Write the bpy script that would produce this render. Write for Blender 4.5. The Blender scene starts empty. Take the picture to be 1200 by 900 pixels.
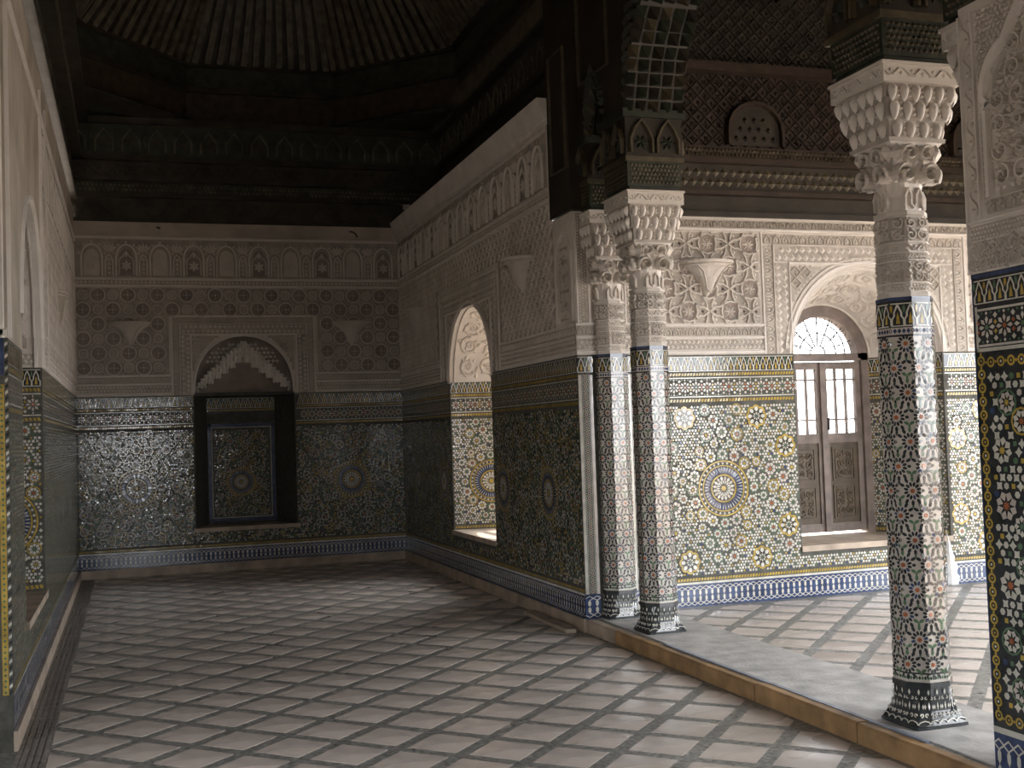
import bpy, math, random
from mathutils import Vector, Matrix
from math import pi, sin, cos, tan, sqrt, hypot, atan2, floor
RN = random.Random(11)
sc = bpy.context.scene
COL = sc.collection

# ------------------------------------------------------------------ camera
F, YAW, PITCH, ROLL, EYE = 1365.43, .3168, .0416, .0339, 1.6
_r = Vector((cos(YAW), -sin(YAW), 0))
_f = Vector((sin(YAW) * cos(PITCH), cos(YAW) * cos(PITCH), sin(PITCH)))
_u = _r.cross(_f)
_rr = cos(ROLL) * _r - sin(ROLL) * _u
_uu = sin(ROLL) * _r + cos(ROLL) * _u
cam = bpy.data.cameras.new('camera')
cam.sensor_width = 36
cam.lens = F / 1200 * 36
cam.clip_end = 300
camo = bpy.data.objects.new('camera', cam)
COL.objects.link(camo)
camo.matrix_world = Matrix(((_rr.x, _uu.x, -_f.x, 0), (_rr.y, _uu.y, -_f.y, 0), (_rr.z, _uu.z, -_f.z, EYE), (0, 0, 0, 1)))
sc.camera = camo

# ------------------------------------------------------------------ daylight
SKY = 9.2
SUN = 9.0
w = bpy.data.worlds.new('sky')
sc.world = w
w.use_nodes = True
bg = w.node_tree.nodes['Background']
bg.inputs[0].default_value = (.93, .96, 1.0, 1)
bg.inputs[1].default_value = SKY
sun = bpy.data.lights.new('sun', 'SUN')
sun.energy = SUN
sun.angle = .01
sun.color = (1, .9, .76)
suno = bpy.data.objects.new('sun', sun)
COL.objects.link(suno)
_d = Vector((-.42, -.12, -1)).normalized()
suno.rotation_euler = _d.to_track_quat('-Z', 'Y').to_euler()


def portal(name, loc, nrm, sx, sy):
    l = bpy.data.lights.new(name, 'AREA')
    l.shape = 'RECTANGLE'
    l.size, l.size_y = sx, sy
    l.cycles.is_portal = True
    o = bpy.data.objects.new(name, l)
    COL.objects.link(o)
    o.location = loc
    o.rotation_euler = Vector(nrm).to_track_quat('-Z', 'Z').to_euler()


portal('daylight_portal_rear', (.15, -4.25, 1.55), (0, 1, 0), 2.2, 1.9)
portal('daylight_portal_left', (-1.65, 4.2, 1.45), (1, 0, 0), 1.4, 2.2)
portal('daylight_portal_alcove_end', (9.05, 6.2, 1.75), (-1, 0, 0), 3.2, 3.4)
portal('daylight_portal_alcove_near', (6.3, 2.95, 1.75), (0, 1, 0), 3.2, 3.1)
portal('daylight_portal_alcove_door', (6.24, 9.75, 1.6), (0, -1, 0), 1.0, 2.2)
portal('daylight_portal_side_window', (4.35, 11.8, 1.7), (-1, 0, 0), 1.5, 2.4)

vs = sc.view_settings
vs.view_transform = 'Standard'
vs.look = 'None'
vs.exposure = 0.2
vs.gamma = 1
vs.use_curve_mapping = False
sc.cycles.use_denoising = True
sc.cycles.max_bounces = 10
sc.cycles.diffuse_bounces = 7
sc.cycles.glossy_bounces = 4
sc.cycles.transparent_max_bounces = 12
sc.cycles.sample_clamp_indirect = 6


# ------------------------------------------------------------------ materials
def mat(name, col, rough=.6, var=.12, scale=9, bump=0.0, bscale=60, spec=.5, coat=0, col2=None, gloss=None):
    m = bpy.data.materials.new(name)
    m.use_nodes = True
    nt = m.node_tree
    b = nt.nodes['Principled BSDF']
    b.inputs['Roughness'].default_value = rough
    b.inputs['Specular IOR Level'].default_value = spec
    if coat:
        b.inputs['Coat Weight'].default_value = coat
        b.inputs['Coat Roughness'].default_value = .12
    tc = nt.nodes.new('ShaderNodeTexCoord')
    n = nt.nodes.new('ShaderNodeTexNoise')
    n.inputs['Scale'].default_value = scale
    n.inputs['Detail'].default_value = 5
    nt.links.new(tc.outputs['Object'], n.inputs['Vector'])
    r = nt.nodes.new('ShaderNodeValToRGB')
    c2 = col2 or tuple(min(1, c * (1 + var * 1.6)) for c in col)
    c1 = tuple(c * (1 - var * 1.6) for c in col)
    r.color_ramp.elements[0].position = .3
    r.color_ramp.elements[1].position = .72
    r.color_ramp.elements[0].color = (*c1, 1)
    r.color_ramp.elements[1].color = (*c2, 1)
    nt.links.new(n.outputs['Fac'], r.inputs['Fac'])
    nt.links.new(r.outputs['Color'], b.inputs['Base Color'])
    if gloss:
        n3 = nt.nodes.new('ShaderNodeTexNoise')
        n3.inputs['Scale'].default_value = 1.6
        n3.inputs['Detail'].default_value = 2
        nt.links.new(tc.outputs['Object'], n3.inputs['Vector'])
        mr = nt.nodes.new('ShaderNodeMapRange')
        mr.inputs['From Min'].default_value = .3
        mr.inputs['From Max'].default_value = .75
        mr.inputs['To Min'].default_value = gloss[0]
        mr.inputs['To Max'].default_value = gloss[1]
        nt.links.new(n3.outputs['Fac'], mr.inputs['Value'])
        nt.links.new(mr.outputs['Result'], b.inputs['Roughness'])
    if bump:
        n2 = nt.nodes.new('ShaderNodeTexNoise')
        n2.inputs['Scale'].default_value = bscale
        n2.inputs['Detail'].default_value = 4
        nt.links.new(tc.outputs['Object'], n2.inputs['Vector'])
        bp = nt.nodes.new('ShaderNodeBump')
        bp.inputs['Strength'].default_value = bump
        bp.inputs['Distance'].default_value = .01
        nt.links.new(n2.outputs['Fac'], bp.inputs['Height'])
        nt.links.new(bp.outputs['Normal'], b.inputs['Normal'])
    return m


PL = mat('carved_plaster', (.62, .57, .515), .8, .1, 3, .25, 90, .25)
PLD = mat('painted_plaster_brown', (.30, .25, .22), .85, .14, 6, .2, 90, .2)
PLW = mat('smooth_plaster', (.72, .67, .62), .6, .06, 5, .1, 60, .3)
PLR = mat('bare_plaster', (.47, .415, .345), .85, .16, 2.2, .3, 30, .2)
WH = mat('glaze_white', (.58, .56, .49), .11, .12, 14, .05, 40, .68)
BK = mat('glaze_black', (.03, .034, .036), .11, .25, 14, .05, 40, .68)
YE = mat('glaze_ochre', (.44, .31, .065), .11, .22, 14, .05, 40, .68)
GR = mat('glaze_green', (.10, .17, .10), .11, .22, 14, .05, 40, .68)
BL = mat('glaze_blue', (.042, .064, .14), .11, .25, 14, .05, 40, .68)
RD = mat('glaze_rust', (.36, .12, .05), .11, .2, 14, .05, 40, .68)
PK = mat('glaze_pale_pink', (.53, .475, .42), .11, .1, 14, .05, 40, .68)
MO = mat('tile_mortar', (.085, .083, .07), .7, .2, 20, .2, 80, .3)
ZM = [WH, BK, YE, GR, BL, RD, PK, MO]
W_, K_, Y_, G_, B_, R_, P_, M_ = range(8)
PLG = mat('stained_shaded_ground', (.41, .37, .325), .9, .15, 7, .2, 90, .2)  # darker recess colour: stained ground, with the relief's shadow gaps put in
PM = [PL, PLD, PLW, PLG]
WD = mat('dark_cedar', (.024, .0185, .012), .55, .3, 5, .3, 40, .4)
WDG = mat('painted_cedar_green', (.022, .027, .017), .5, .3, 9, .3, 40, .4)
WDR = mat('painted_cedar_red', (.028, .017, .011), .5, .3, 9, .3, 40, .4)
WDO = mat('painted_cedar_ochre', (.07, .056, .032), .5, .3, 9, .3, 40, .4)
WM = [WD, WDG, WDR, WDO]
CD = mat('lightened_cedar', (.050, .043, .031), .55, .3, 5, .3, 40, .4)  # same cedar in lighter colours, standing in for light the ceiling lacks
CG = mat('lightened_cedar_green', (.052, .057, .040), .5, .3, 9, .3, 40, .4)
CR = mat('lightened_cedar_russet', (.066, .050, .034), .5, .3, 9, .3, 40, .4)
CO_ = mat('lightened_cedar_ochre', (.135, .115, .08), .5, .3, 9, .3, 40, .4)
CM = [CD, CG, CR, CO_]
FT = mat('floor_tile_cream', (.60, .515, .46), .34, .12, 3.5, .06, 30, .5, gloss=(.08, .5))
FG = mat('floor_mosaic_grey', (.22, .213, .195), .45, .42, 34, .3, 110, .45, gloss=(.2, .55))
CO = mat('worn_concrete', (.46, .44, .42), .5, .2, 7, .4, 50, .5)
OC = mat('ochre_stone', (.33, .20, .095), .5, .25, 6, .3, 50, .4)
CS = mat('cream_stone', (.42, .335, .26), .55, .2, 5, .25, 50, .4)
DB = mat('door_brown', (.085, .06, .036), .5, .25, 8, .3, 60, .4)
DF = mat('door_frame_wood', (.19, .15, .13), .55, .2, 8, .2, 60, .4)
IR = mat('dark_iron', (.03, .027, .025), .5, .2, 8, 0, 60, .5)
SAND = mat('sandy_ground', (.46, .38, .31), .9, .15, 1, .3, 10, .2)
LIME = mat('lime_crust', (.8, .79, .77), .8, .05, 20, .5, 60, .3)
GL = bpy.data.materials.new('window_glass')
GL.use_nodes = True
_n = GL.node_tree
_n.nodes.remove(_n.nodes['Principled BSDF'])
_t = _n.nodes.new('ShaderNodeBsdfTransparent')
_g = _n.nodes.new('ShaderNodeBsdfGlossy')
_g.inputs['Roughness'].default_value = .05
_m = _n.nodes.new('ShaderNodeMixShader')
_m.inputs[0].default_value = .08
_n.links.new(_t.outputs[0], _m.inputs[1])
_n.links.new(_g.outputs[0], _m.inputs[2])
_n.links.new(_m.outputs[0], _n.nodes['Material Output'].inputs[0])


# ------------------------------------------------------------------ mesh collector
class G:
    def __init__(s):
        s.V, s.F, s.I = [], [], []

    def face(s, pts, mi=0):
        n = len(s.V)
        s.V.extend(pts)
        s.F.append(tuple(range(n, n + len(pts))))
        s.I.append(mi)

    def grid(s, rows, mi=0, closed=False):
        n = len(s.V)
        k = len(rows[0])
        for r in rows:
            s.V.extend(r)
        for i in range(len(rows) - 1):
            for j in range(k if closed else k - 1):
                j2 = (j + 1) % k
                s.F.append((n + i * k + j, n + i * k + j2, n + (i + 1) * k + j2, n + (i + 1) * k + j))
                s.I.append(mi)

    def box(s, a, b, mi=0):
        x0, y0, z0 = a
        x1, y1, z1 = b
        n = len(s.V)
        s.V.extend([(x0, y0, z0), (x1, y0, z0), (x1, y1, z0), (x0, y1, z0), (x0, y0, z1), (x1, y0, z1), (x1, y1, z1), (x0, y1, z1)])
        for f in ((0, 3, 2, 1), (4, 5, 6, 7), (0, 1, 5, 4), (1, 2, 6, 5), (2, 3, 7, 6), (3, 0, 4, 7)):
            s.F.append(tuple(n + i for i in f))
            s.I.append(mi)

    def bar(s, p, q, w, d, upv=(0, 0, 1), mi=0):
        p, q = Vector(p), Vector(q)
        t = (q - p).normalized()
        a = t.cross(Vector(upv)).normalized() * (w / 2)
        b = a.cross(t).normalized() * (d / 2)
        n = len(s.V)
        for c in (p, q):
            for (i, j) in ((-1, -1), (1, -1), (1, 1), (-1, 1)):
                s.V.append(tuple(c + a * i + b * j))
        for f in ((3, 2, 1, 0), (4, 5, 6, 7), (0, 1, 5, 4), (1, 2, 6, 5), (2, 3, 7, 6), (3, 0, 4, 7)):
            s.F.append(tuple(n + i for i in f))
            s.I.append(mi)

    def build(s, name, mats, parent=None, kind=None, label=None, cat=None, group=None, smooth=False):
        me = bpy.data.meshes.new(name)
        me.from_pydata(s.V, [], s.F)
        if not isinstance(mats, (list, tuple)):
            mats = [mats]
        for m in mats:
            me.materials.append(m)
        if len(mats) > 1:
            me.polygons.foreach_set('material_index', s.I)
        if smooth:
            me.polygons.foreach_set('use_smooth', [True] * len(s.F))
        me.update()
        o = bpy.data.objects.new(name, me)
        COL.objects.link(o)
        o.parent = parent
        tag(o, label, cat, group, kind)
        return o


def tag(o, label=None, cat=None, group=None, kind=None):
    for k, v in (('label', label), ('category', cat), ('group', group), ('kind', kind)):
        if v:
            o[k] = v
    return o


def empty(name, loc=(0, 0, 0), **k):
    o = bpy.data.objects.new(name, None)
    COL.objects.link(o)
    o.location = loc
    return tag(o, **k)


def copy_tree(o, parent=None):
    c = o.copy()
    COL.objects.link(c)
    c.parent = parent
    for ch in list(o.children):
        copy_tree(ch, c)
    return c


ALL = lambda u, v: True


# ------------------------------------------------------------------ flat glazed pieces
def piece(g, m, pts, h, mi):
    n = len(pts)
    cx = sum(p[0] for p in pts) / n
    cy = sum(p[1] for p in pts) / n
    e = max(abs(p[0] - cx) + abs(p[1] - cy) for p in pts)
    k = min(.016, .0007 / (e + 1e-6))
    ax, ay = RN.gauss(0, k), RN.gauss(0, k)
    g.face([m(x, y, h + ax * (x - cx) + ay * (y - cy)) for x, y in pts], mi)


def ngon(g, m, cx, cy, r, n, rot, h, mi, sy=1):
    piece(g, m, [(cx + r * cos(rot + 2 * pi * i / n), cy + sy * r * sin(rot + 2 * pi * i / n)) for i in range(n)], h, mi)


def star(g, m, cx, cy, r1, r2, n, rot, h, mi):
    piece(g, m, [(cx + (r1, r2)[i % 2] * cos(rot + pi * i / n), cy + (r1, r2)[i % 2] * sin(rot + pi * i / n)) for i in range(2 * n)], h, mi)


def petal(g, m, cx, cy, a, ra, rb, w, h, mi, sy=1, k=.6):
    c, s = cos(a), sin(a)
    rm = ra + (rb - ra) * k
    P = [(ra, 0), (rm, -w / 2), (rb, 0), (rm, w / 2)]
    piece(g, m, [(cx + x * c - y * s, cy + sy * (x * s + y * c)) for x, y in P], h, mi)


def hexpetal(g, m, cx, cy, a, ra, rb, w, h, mi, sy=1):
    c, s = cos(a), sin(a)
    P = [(ra, 0), (ra + (rb - ra) * .35, -w / 2), (ra + (rb - ra) * .8, -w * .42), (rb, 0), (ra + (rb - ra) * .8, w * .42), (ra + (rb - ra) * .35, w / 2)]
    piece(g, m, [(cx + x * c - y * s, cy + sy * (x * s + y * c)) for x, y in P], h, mi)


def annulus(g, m, cx, cy, r1, r2, n, h, mi):
    a = [(cos(2 * pi * i / n), sin(2 * pi * i / n)) for i in range(n)]
    g.grid([[m(cx + r * c, cy + r * s, h) for c, s in a] for r in (r1, r2)], mi, True)


def rect(g, m, u0, v0, u1, v1, h, mi, n=1, ok=None):
    if ok:
        n = max(1, int((u1 - u0) / .03))
    for i in range(n):
        a, b = u0 + (u1 - u0) * i / n, u0 + (u1 - u0) * (i + 1) / n
        if ok and not ok((a + b) / 2, (v0 + v1) / 2):
            continue
        g.face([m(a, v0, h), m(b, v0, h), m(b, v1, h), m(a, v1, h)], mi)


HZ = .0025


def small_rosette(g, m, cx, cy, r, st, dark=False):
    n = 8
    if dark:
        annulus(g, m, cx, cy, r * .84, r * 1.0, 12, HZ, (W_, Y_, P_, G_)[st % 4])
        for i in range(n):
            petal(g, m, cx, cy, 2 * pi * i / n, r * .3, r * .8, r * .36, HZ, (G_, K_, P_)[(i + st) % 3])
        ngon(g, m, cx, cy, r * .26, 8, 0, HZ, (P_, Y_, R_)[st % 3])
        return
    if st % 2 == 0:
        annulus(g, m, cx, cy, r * .86, r * 1.02, 12, HZ, Y_ if st % 4 == 0 else G_)
        r2 = r * .84
    else:
        r2 = r
    for i in range(n):
        petal(g, m, cx, cy, 2 * pi * i / n + (st % 3) * .2, r2 * .34, r2 * 1.0, r2 * .6, HZ, W_ if st % 5 else P_)
    star(g, m, cx, cy, r2 * .34, r2 * .2, 8, 0, HZ, (G_, Y_, R_)[st % 3])


def lobed(g, m, cx, cy, r):
    for i in range(8):
        a = 2 * pi * i / 8
        ngon(g, m, cx + r * .66 * cos(a), cy + r * .66 * sin(a), r * .37, 8, a, HZ * .7, Y_)
    for i in range(8):
        a = 2 * pi * i / 8
        ngon(g, m, cx + r * .6 * cos(a), cy + r * .6 * sin(a), r * .275, 7, a, HZ * 1.1, K_)
        hexpetal(g, m, cx, cy, a, r * .40, r * .86, r * .34, HZ * 1.5, W_)
    ngon(g, m, cx, cy, r * .38, 8, 0, HZ * 1.3, K_)
    for i in range(8):
        petal(g, m, cx, cy, 2 * pi * i / 8, r * .12, r * .36, r * .15, HZ * 1.8, W_)
    ngon(g, m, cx, cy, r * .1, 6, 0, HZ * 1.8, G_)


def medallion(g, m, cx, cy, s=1):
    h = HZ
    ngon(g, m, cx, cy, .238 * s, 32, 0, h * .4, M_)
    star(g, m, cx, cy, .03 * s, .018 * s, 8, 0, h, Y_)
    for i in range(16):
        petal(g, m, cx, cy, 2 * pi * i / 16, .03 * s, .07 * s, .016 * s, h, W_)
        petal(g, m, cx, cy, 2 * pi * (i + .5) / 16, .055 * s, .105 * s, .026 * s, h, P_ if i % 2 else W_)
    annulus(g, m, cx, cy, .107 * s, .118 * s, 32, h, Y_)
    for i in range(40):
        hexpetal(g, m, cx, cy, 2 * pi * i / 40, .121 * s, .182 * s, .0195 * s, h, B_)
    for i in range(40):
        petal(g, m, cx, cy, 2 * pi * (i + .5) / 40, .135 * s, .186 * s, .007 * s, h * 1.1, W_)
    annulus(g, m, cx, cy, .187 * s, .196 * s, 40, h, Y_)
    for i in range(32):
        petal(g, m, cx, cy, 2 * pi * i / 32, .198 * s, .222 * s, .024 * s, h, W_ if i % 2 else P_)
    annulus(g, m, cx, cy, .224 * s, .236 * s, 40, h, Y_)


def field(g, m, u0, u1, v0, v1, cents, ok=ALL, gm=None, s=1.0, dens=.028, dark=False):  # dark: deeper glaze mix, the main room's dimness put into tile colours
    occ = []
    ins = lambda x, y, r: u0 + r <= x <= u1 - r and v0 + r <= y <= v1 - r and ok(x, y) and ok(x - r, y) and ok(x + r, y) and ok(x, y - r) and ok(x, y + r)

    def free(x, y, r):
        for a, b, c in occ:
            d = r + c
            if abs(a - x) < d and abs(b - y) < d and (a - x) ** 2 + (b - y) ** 2 < d * d * .97:
                return False
        return True

    for cx, cy in cents:
        if ins(cx, cy, .24 * s):
            if isinstance(gm, list):
                gm.append(G())
            medallion(gm[-1] if gm else g, m, cx, cy, s)
            occ.append((cx, cy, .24 * s))
    q = 0
    for cx, cy in cents:
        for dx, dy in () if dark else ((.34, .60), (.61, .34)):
            for sx in (-1, 1):
                for sy in (-1, 1):
                    x, y = cx + sx * dx * s, cy + sy * dy * s
                    if ins(x, y, .098 * s) and free(x, y, .098 * s):
                        lobed(g, m, x, y, .098 * s)
                        occ.append((x, y, .098 * s))
        for rad, n, rr, off in ((.29, 16, .050, 0), (.385, 16, .04, .5), (.475, 20, .056, 0), (.58, 24, .052, .5), (.68, 28, .05, 0), (.79, 32, .05, .5), (.9, 36, .05, 0)):
            for i in range(n):
                a = 2 * pi * (i + off) / n
                x, y = cx + rad * s * cos(a), cy + rad * s * sin(a)
                if ins(x, y, rr * s) and free(x, y, rr * s):
                    q += 1
                    small_rosette(g, m, x, y, rr * s, i + int(rad * 10), dark)
                    occ.append((x, y, rr * s))
    d = dens * s
    j = 0
    y = v0 + d * .45
    while y < v1 - d * .3:
        x = u0 + d * (.5 if j % 2 else 1.0)
        i = 0
        while x < u1 - d * .3:
            if ok(x, y) and free(x, y, d * .22):
                k = (i + 2 * j) % 5
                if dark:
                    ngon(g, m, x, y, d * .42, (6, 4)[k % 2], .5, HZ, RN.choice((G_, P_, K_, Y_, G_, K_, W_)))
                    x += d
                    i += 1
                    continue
                if k in (0, 2):
                    star(g, m, x, y, d * .56, d * .31, 4, (i % 2) * .78, HZ, W_)
                elif k == 1:
                    ngon(g, m, x, y, d * .39, 6, 0, HZ, W_)
                elif k == 3:
                    ngon(g, m, x, y, d * .36, 4, .78, HZ, Y_ if (i + j) % 2 else G_)
                else:
                    ngon(g, m, x, y, d * .38, 6, .5, HZ, (G_, W_, P_, W_, B_)[(i + j) % 5])
            x += d
            i += 1
        y += d * .87
        j += 1


def band_blue(g, m, u0, u1, v0, v1, ok=ALL):
    n = max(1, round((u1 - u0) / .056))
    p = (u1 - u0) / n
    H = v1 - v0
    for i in range(n):
        u = u0 + (i + .5) * p
        if not ok(u, (v0 + v1) / 2):
            continue
        for f0, f1 in ((.24, .50), (.50, .76)):
            a, b = v0 + H * f0, v0 + H * f1
            k = (b - a)
            ins = .26 if f0 < .4 else .1
            piece(g, m, [(u, a), (u + p * .19, a + k * .3), (u + p * .19, a + k * .75), (u, b), (u - p * .19, a + k * .75), (u - p * .19, a + k * .3)], HZ, W_)
        for v in (.10, .19, .81, .9):
            yy = v0 + H * v
            uu = u if v in (.10, .9) else u + p / 2
            t = p * .09
            for sg in (-1, 1):
                if not (u0 - 1e-4 <= uu + sg * p * .5 <= u1 + 1e-4):
                    continue
                piece(g, m, [(uu, yy - H * .035), (uu + sg * p * .5, yy + H * .05), (uu + sg * p * .5, yy + H * .085), (uu, yy)] if (v < .5) else [(uu, yy + H * .035), (uu + sg * p * .5, yy - H * .05), (uu + sg * p * .5, yy - H * .085), (uu, yy)], HZ, W_)
    rect(g, m, u0, v0, u1, v0 + .008, HZ, B_, max(1, int((u1 - u0) / .3)))


def band_interlace(g, m, u0, u1, v0, v1, ok=ALL):
    n = max(1, round((u1 - u0) / .062))
    p = (u1 - u0) / n
    H = v1 - v0
    rect(g, m, u0, v0, u1, v1, HZ * .5, K_, max(1, n), ok)
    rect(g, m, u0, v0, u1, v0 + H * .05, HZ, W_, max(1, n), ok)
    rect(g, m, u0, v1 - H * .05, u1, v1, HZ, W_, max(1, n), ok)
    for i in range(n):
        u = u0 + (i + .5) * p
        if not ok(u, (v0 + v1) / 2):
            continue
        t = p * .075
        for sg in (-1, 1):
            P = [(.47, .05), (.47, .30), (.28, .45), (.28, .6), (0, .93)]
            for (a, b), (c, d) in zip(P, P[1:]):
                piece(g, m, [(u + sg * (a * p - t), v0 + b * H), (u + sg * (a * p + t), v0 + b * H), (u + sg * (c * p + t), v0 + d * H), (u + sg * (c * p - t), v0 + d * H)], HZ, W_)
        piece(g, m, [(u - p * .16, v0 + H * .12), (u + p * .16, v0 + H * .12), (u + p * .1, v0 + H * .4), (u, v0 + H * .62), (u - p * .1, v0 + H * .4)], HZ, Y_)
        piece(g, m, [(u + p * .5, v0 + H * .55), (u + p * .62, v0 + H * .72), (u + p * .58, v0 + H * .9), (u + p * .42, v0 + H * .9), (u + p * .38, v0 + H * .72)], HZ, Y_ if i % 2 else G_)


def band_lace(g, m, u0, u1, v0, v1, ok=ALL):
    H = v1 - v0
    n = max(1, round((u1 - u0) / (H * .62)))
    p = (u1 - u0) / n
    rect(g, m, u0, v0, u1, v0 + H * .06, HZ, W_, max(1, n), ok)
    rect(g, m, u0, v1 - H * .06, u1, v1, HZ, W_, max(1, n), ok)
    cv = (v0 + v1) / 2
    for i in range(n):
        u = u0 + (i + .5) * p
        if not ok(u, cv):
            continue
        for a in range(8):
            petal(g, m, u, cv, pi * a / 4, H * .09, H * .30, H * .12, HZ, W_ if (a + i) % 2 else P_)
        ngon(g, m, u, cv, H * .07, 8, 0, HZ, (R_, G_)[i % 2])
        for sy in (-1, 1):
            ngon(g, m, u + p / 2, cv + sy * H * .3, H * .08, 4, 0, HZ, W_)
            ngon(g, m, u + p / 2, cv + sy * H * .12, H * .07, 4, 0, HZ, (Y_, R_)[i % 2])
            ngon(g, m, u, cv + sy * H * .37, H * .05, 4, 0, HZ, W_)
            ngon(g, m, u + p * .26, cv + sy * H * .38, H * .045, 4, 0, HZ, G_)
            ngon(g, m, u - p * .26, cv + sy * H * .38, H * .045, 4, 0, HZ, G_)


def band_ochre(g, m, u0, u1, v0, v1, ok=ALL):
    H = v1 - v0
    n = max(1, round((u1 - u0) / (H * .9)))
    p = (u1 - u0) / n
    for i in range(n):
        u = u0 + i * p
        if ok(u + p / 2, (v0 + v1) / 2):
            piece(g, m, [(u + p * .02, v0 + H * .12), (u + p * .7, v0 + H * .12), (u + p * .98, v0 + H * .88), (u + p * .3, v0 + H * .88)], HZ, Y_)


def vband(f, m):
    return lambda a, b, h: m(b, a, h)


# ------------------------------------------------------------------ plaster relief
def ribbon(g, m, pts, w, h, mi=0, closed=False, top=.5):
    n = len(pts)
    L, Rr, l2, r2 = [], [], [], []
    for i in range(n):
        if closed:
            a, b = pts[i - 1], pts[(i + 1) % n]
        else:
            a, b = pts[max(0, i - 1)], pts[min(n - 1, i + 1)]
        dx, dy = b[0] - a[0], b[1] - a[1]
        d = hypot(dx, dy) or 1e-9
        nx, ny = -dy / d * w / 2, dx / d * w / 2
        x, y = pts[i]
        L.append(m(x + nx, y + ny, 0))
        l2.append(m(x + nx * top, y + ny * top, h))
        r2.append(m(x - nx * top, y - ny * top, h))
        Rr.append(m(x - nx, y - ny, 0))
    g.grid([list(q) for q in zip(L, l2, r2, Rr)] + ([[L[0], l2[0], r2[0], Rr[0]]] if closed else []), mi)


def pip(g, m, x, y, rx, ry, h, mi=0):
    a, b, c, d, e = m(x - rx, y, 0), m(x, y - ry, 0), m(x + rx, y, 0), m(x, y + ry, 0), m(x, y, h)
    n = len(g.V)
    g.V.extend((a, b, c, d, e))
    g.F.extend(((n, n + 1, n + 4), (n + 1, n + 2, n + 4), (n + 2, n + 3, n + 4), (n + 3, n, n + 4)))
    g.I.extend((mi,) * 4)


def leaf(g, m, x, y, a, L, w, h, mi=0):
    c, s = cos(a), sin(a)
    T = lambda p, q, hh: m(x + p * c - q * s, y + p * s + q * c, hh)
    o = [(0, 0), (.25, .38), (.55, .5), (.8, .3), (1, 0), (.8, -.3), (.55, -.5), (.25, -.38)]
    n = len(g.V)
    g.V.extend([T(p * L, q * w, 0) for p, q in o])
    g.V.extend([T(.2 * L, 0, h * .6), T(.55 * L, 0, h), T(.85 * L, 0, h * .5)])
    for f in ((0, 1, 8), (1, 2, 9, 8), (2, 3, 10, 9), (3, 4, 10), (4, 5, 10), (5, 6, 9, 10), (6, 7, 8, 9), (7, 0, 8)):
        g.F.append(tuple(n + i for i in f))
        g.I.append(mi)


def arc(cx, cy, r, a0, a1, n, sy=1):
    return [(cx + r * cos(a0 + (a1 - a0) * i / n), cy + sy * r * sin(a0 + (a1 - a0) * i / n)) for i in range(n + 1)]


def band_pips(g, m, u0, u1, v0, v1, rows=2, h=.008, ok=ALL, mi=0, asp=1.0):
    if mi == 0:
        ground(g, m, u0, u1, v0, v1)
    ph = (v1 - v0) / rows
    n = max(1, round((u1 - u0) / (ph * asp)))
    p = (u1 - u0) / n
    for j in range(rows):
        v = v0 + (j + .5) * ph
        for i in range(n):
            u = u0 + (i + (.5 if j % 2 == 0 else 0.02)) * p
            if u > u0 + p * .3 and ok(u, v):
                pip(g, m, u, v, p * .5, ph * .5, h * 1.3, mi)


def band_key(g, m, u0, u1, v0, v1, h=.008, ok=ALL):
    """small upright arches and dots"""
    H = v1 - v0
    n = max(1, round((u1 - u0) / (H * 1.0)))
    p = (u1 - u0) / n
    ground(g, m, u0, u1, v0, v1)
    h *= 1.3
    for i in range(n):
        u = u0 + (i + .5) * p
        if ok(u, v0 + H / 2):
            ribbon(g, m, [(u - p * .33, v0 + H * .1), (u - p * .33, v0 + H * .5), (u, v0 + H * .88), (u + p * .33, v0 + H * .5), (u + p * .33, v0 + H * .1)], H * .14, h)
            pip(g, m, u, v0 + H * .36, p * .16, H * .22, h)
            pip(g, m, u + p * .5, v0 + H * .7, p * .13, H * .2, h)


def band_s(g, m, u0, u1, v0, v1, h=.01, ok=ALL):
    """running vine with leaves"""
    H = v1 - v0
    n = max(1, round((u1 - u0) / (H * 1.1)))
    p = (u1 - u0) / n
    cv = (v0 + v1) / 2
    for i in range(n):
        u = u0 + i * p
        if not ok(u + p / 2, cv):
            continue
        sg = 1 if i % 2 else -1
        ribbon(g, m, [(u + p * t, cv + sg * H * .34 * sin(pi * t)) for t in (0, .17, .33, .5, .67, .83, 1)], H * .11, h)
        leaf(g, m, u + p * .5, cv + sg * H * .1, -sg * pi / 2, H * .42, p * .4, h)
        leaf(g, m, u + p * .12, cv + sg * H * .12, sg * 1.1, H * .32, p * .25, h)
        leaf(g, m, u + p * .88, cv + sg * H * .12, pi - sg * 1.1, H * .32, p * .25, h)


def line_h(g, m, u0, u1, v, w=.02, h=.014, mi=2, seg=8):
    ribbon(g, m, [(u0 + (u1 - u0) * i / seg, v) for i in range(seg + 1)], w, h, mi, top=.6)


def line_v(g, m, u, v0, v1, w=.02, h=.014, mi=2):
    ribbon(g, m, [(u, v0), (u, v1)], w, h, mi, top=.6)


def spiral(g, m, cx, cy, r, a0, turns, sg, w, h, mi=0, n=14):
    P = []
    for i in range(n + 1):
        t = i / n
        rr = r * (1 - .82 * t)
        a = a0 + sg * 2 * pi * turns * t
        P.append((cx + rr * cos(a), cy + rr * sin(a)))
    ribbon(g, m, P, w, h, mi)
    return P


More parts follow.
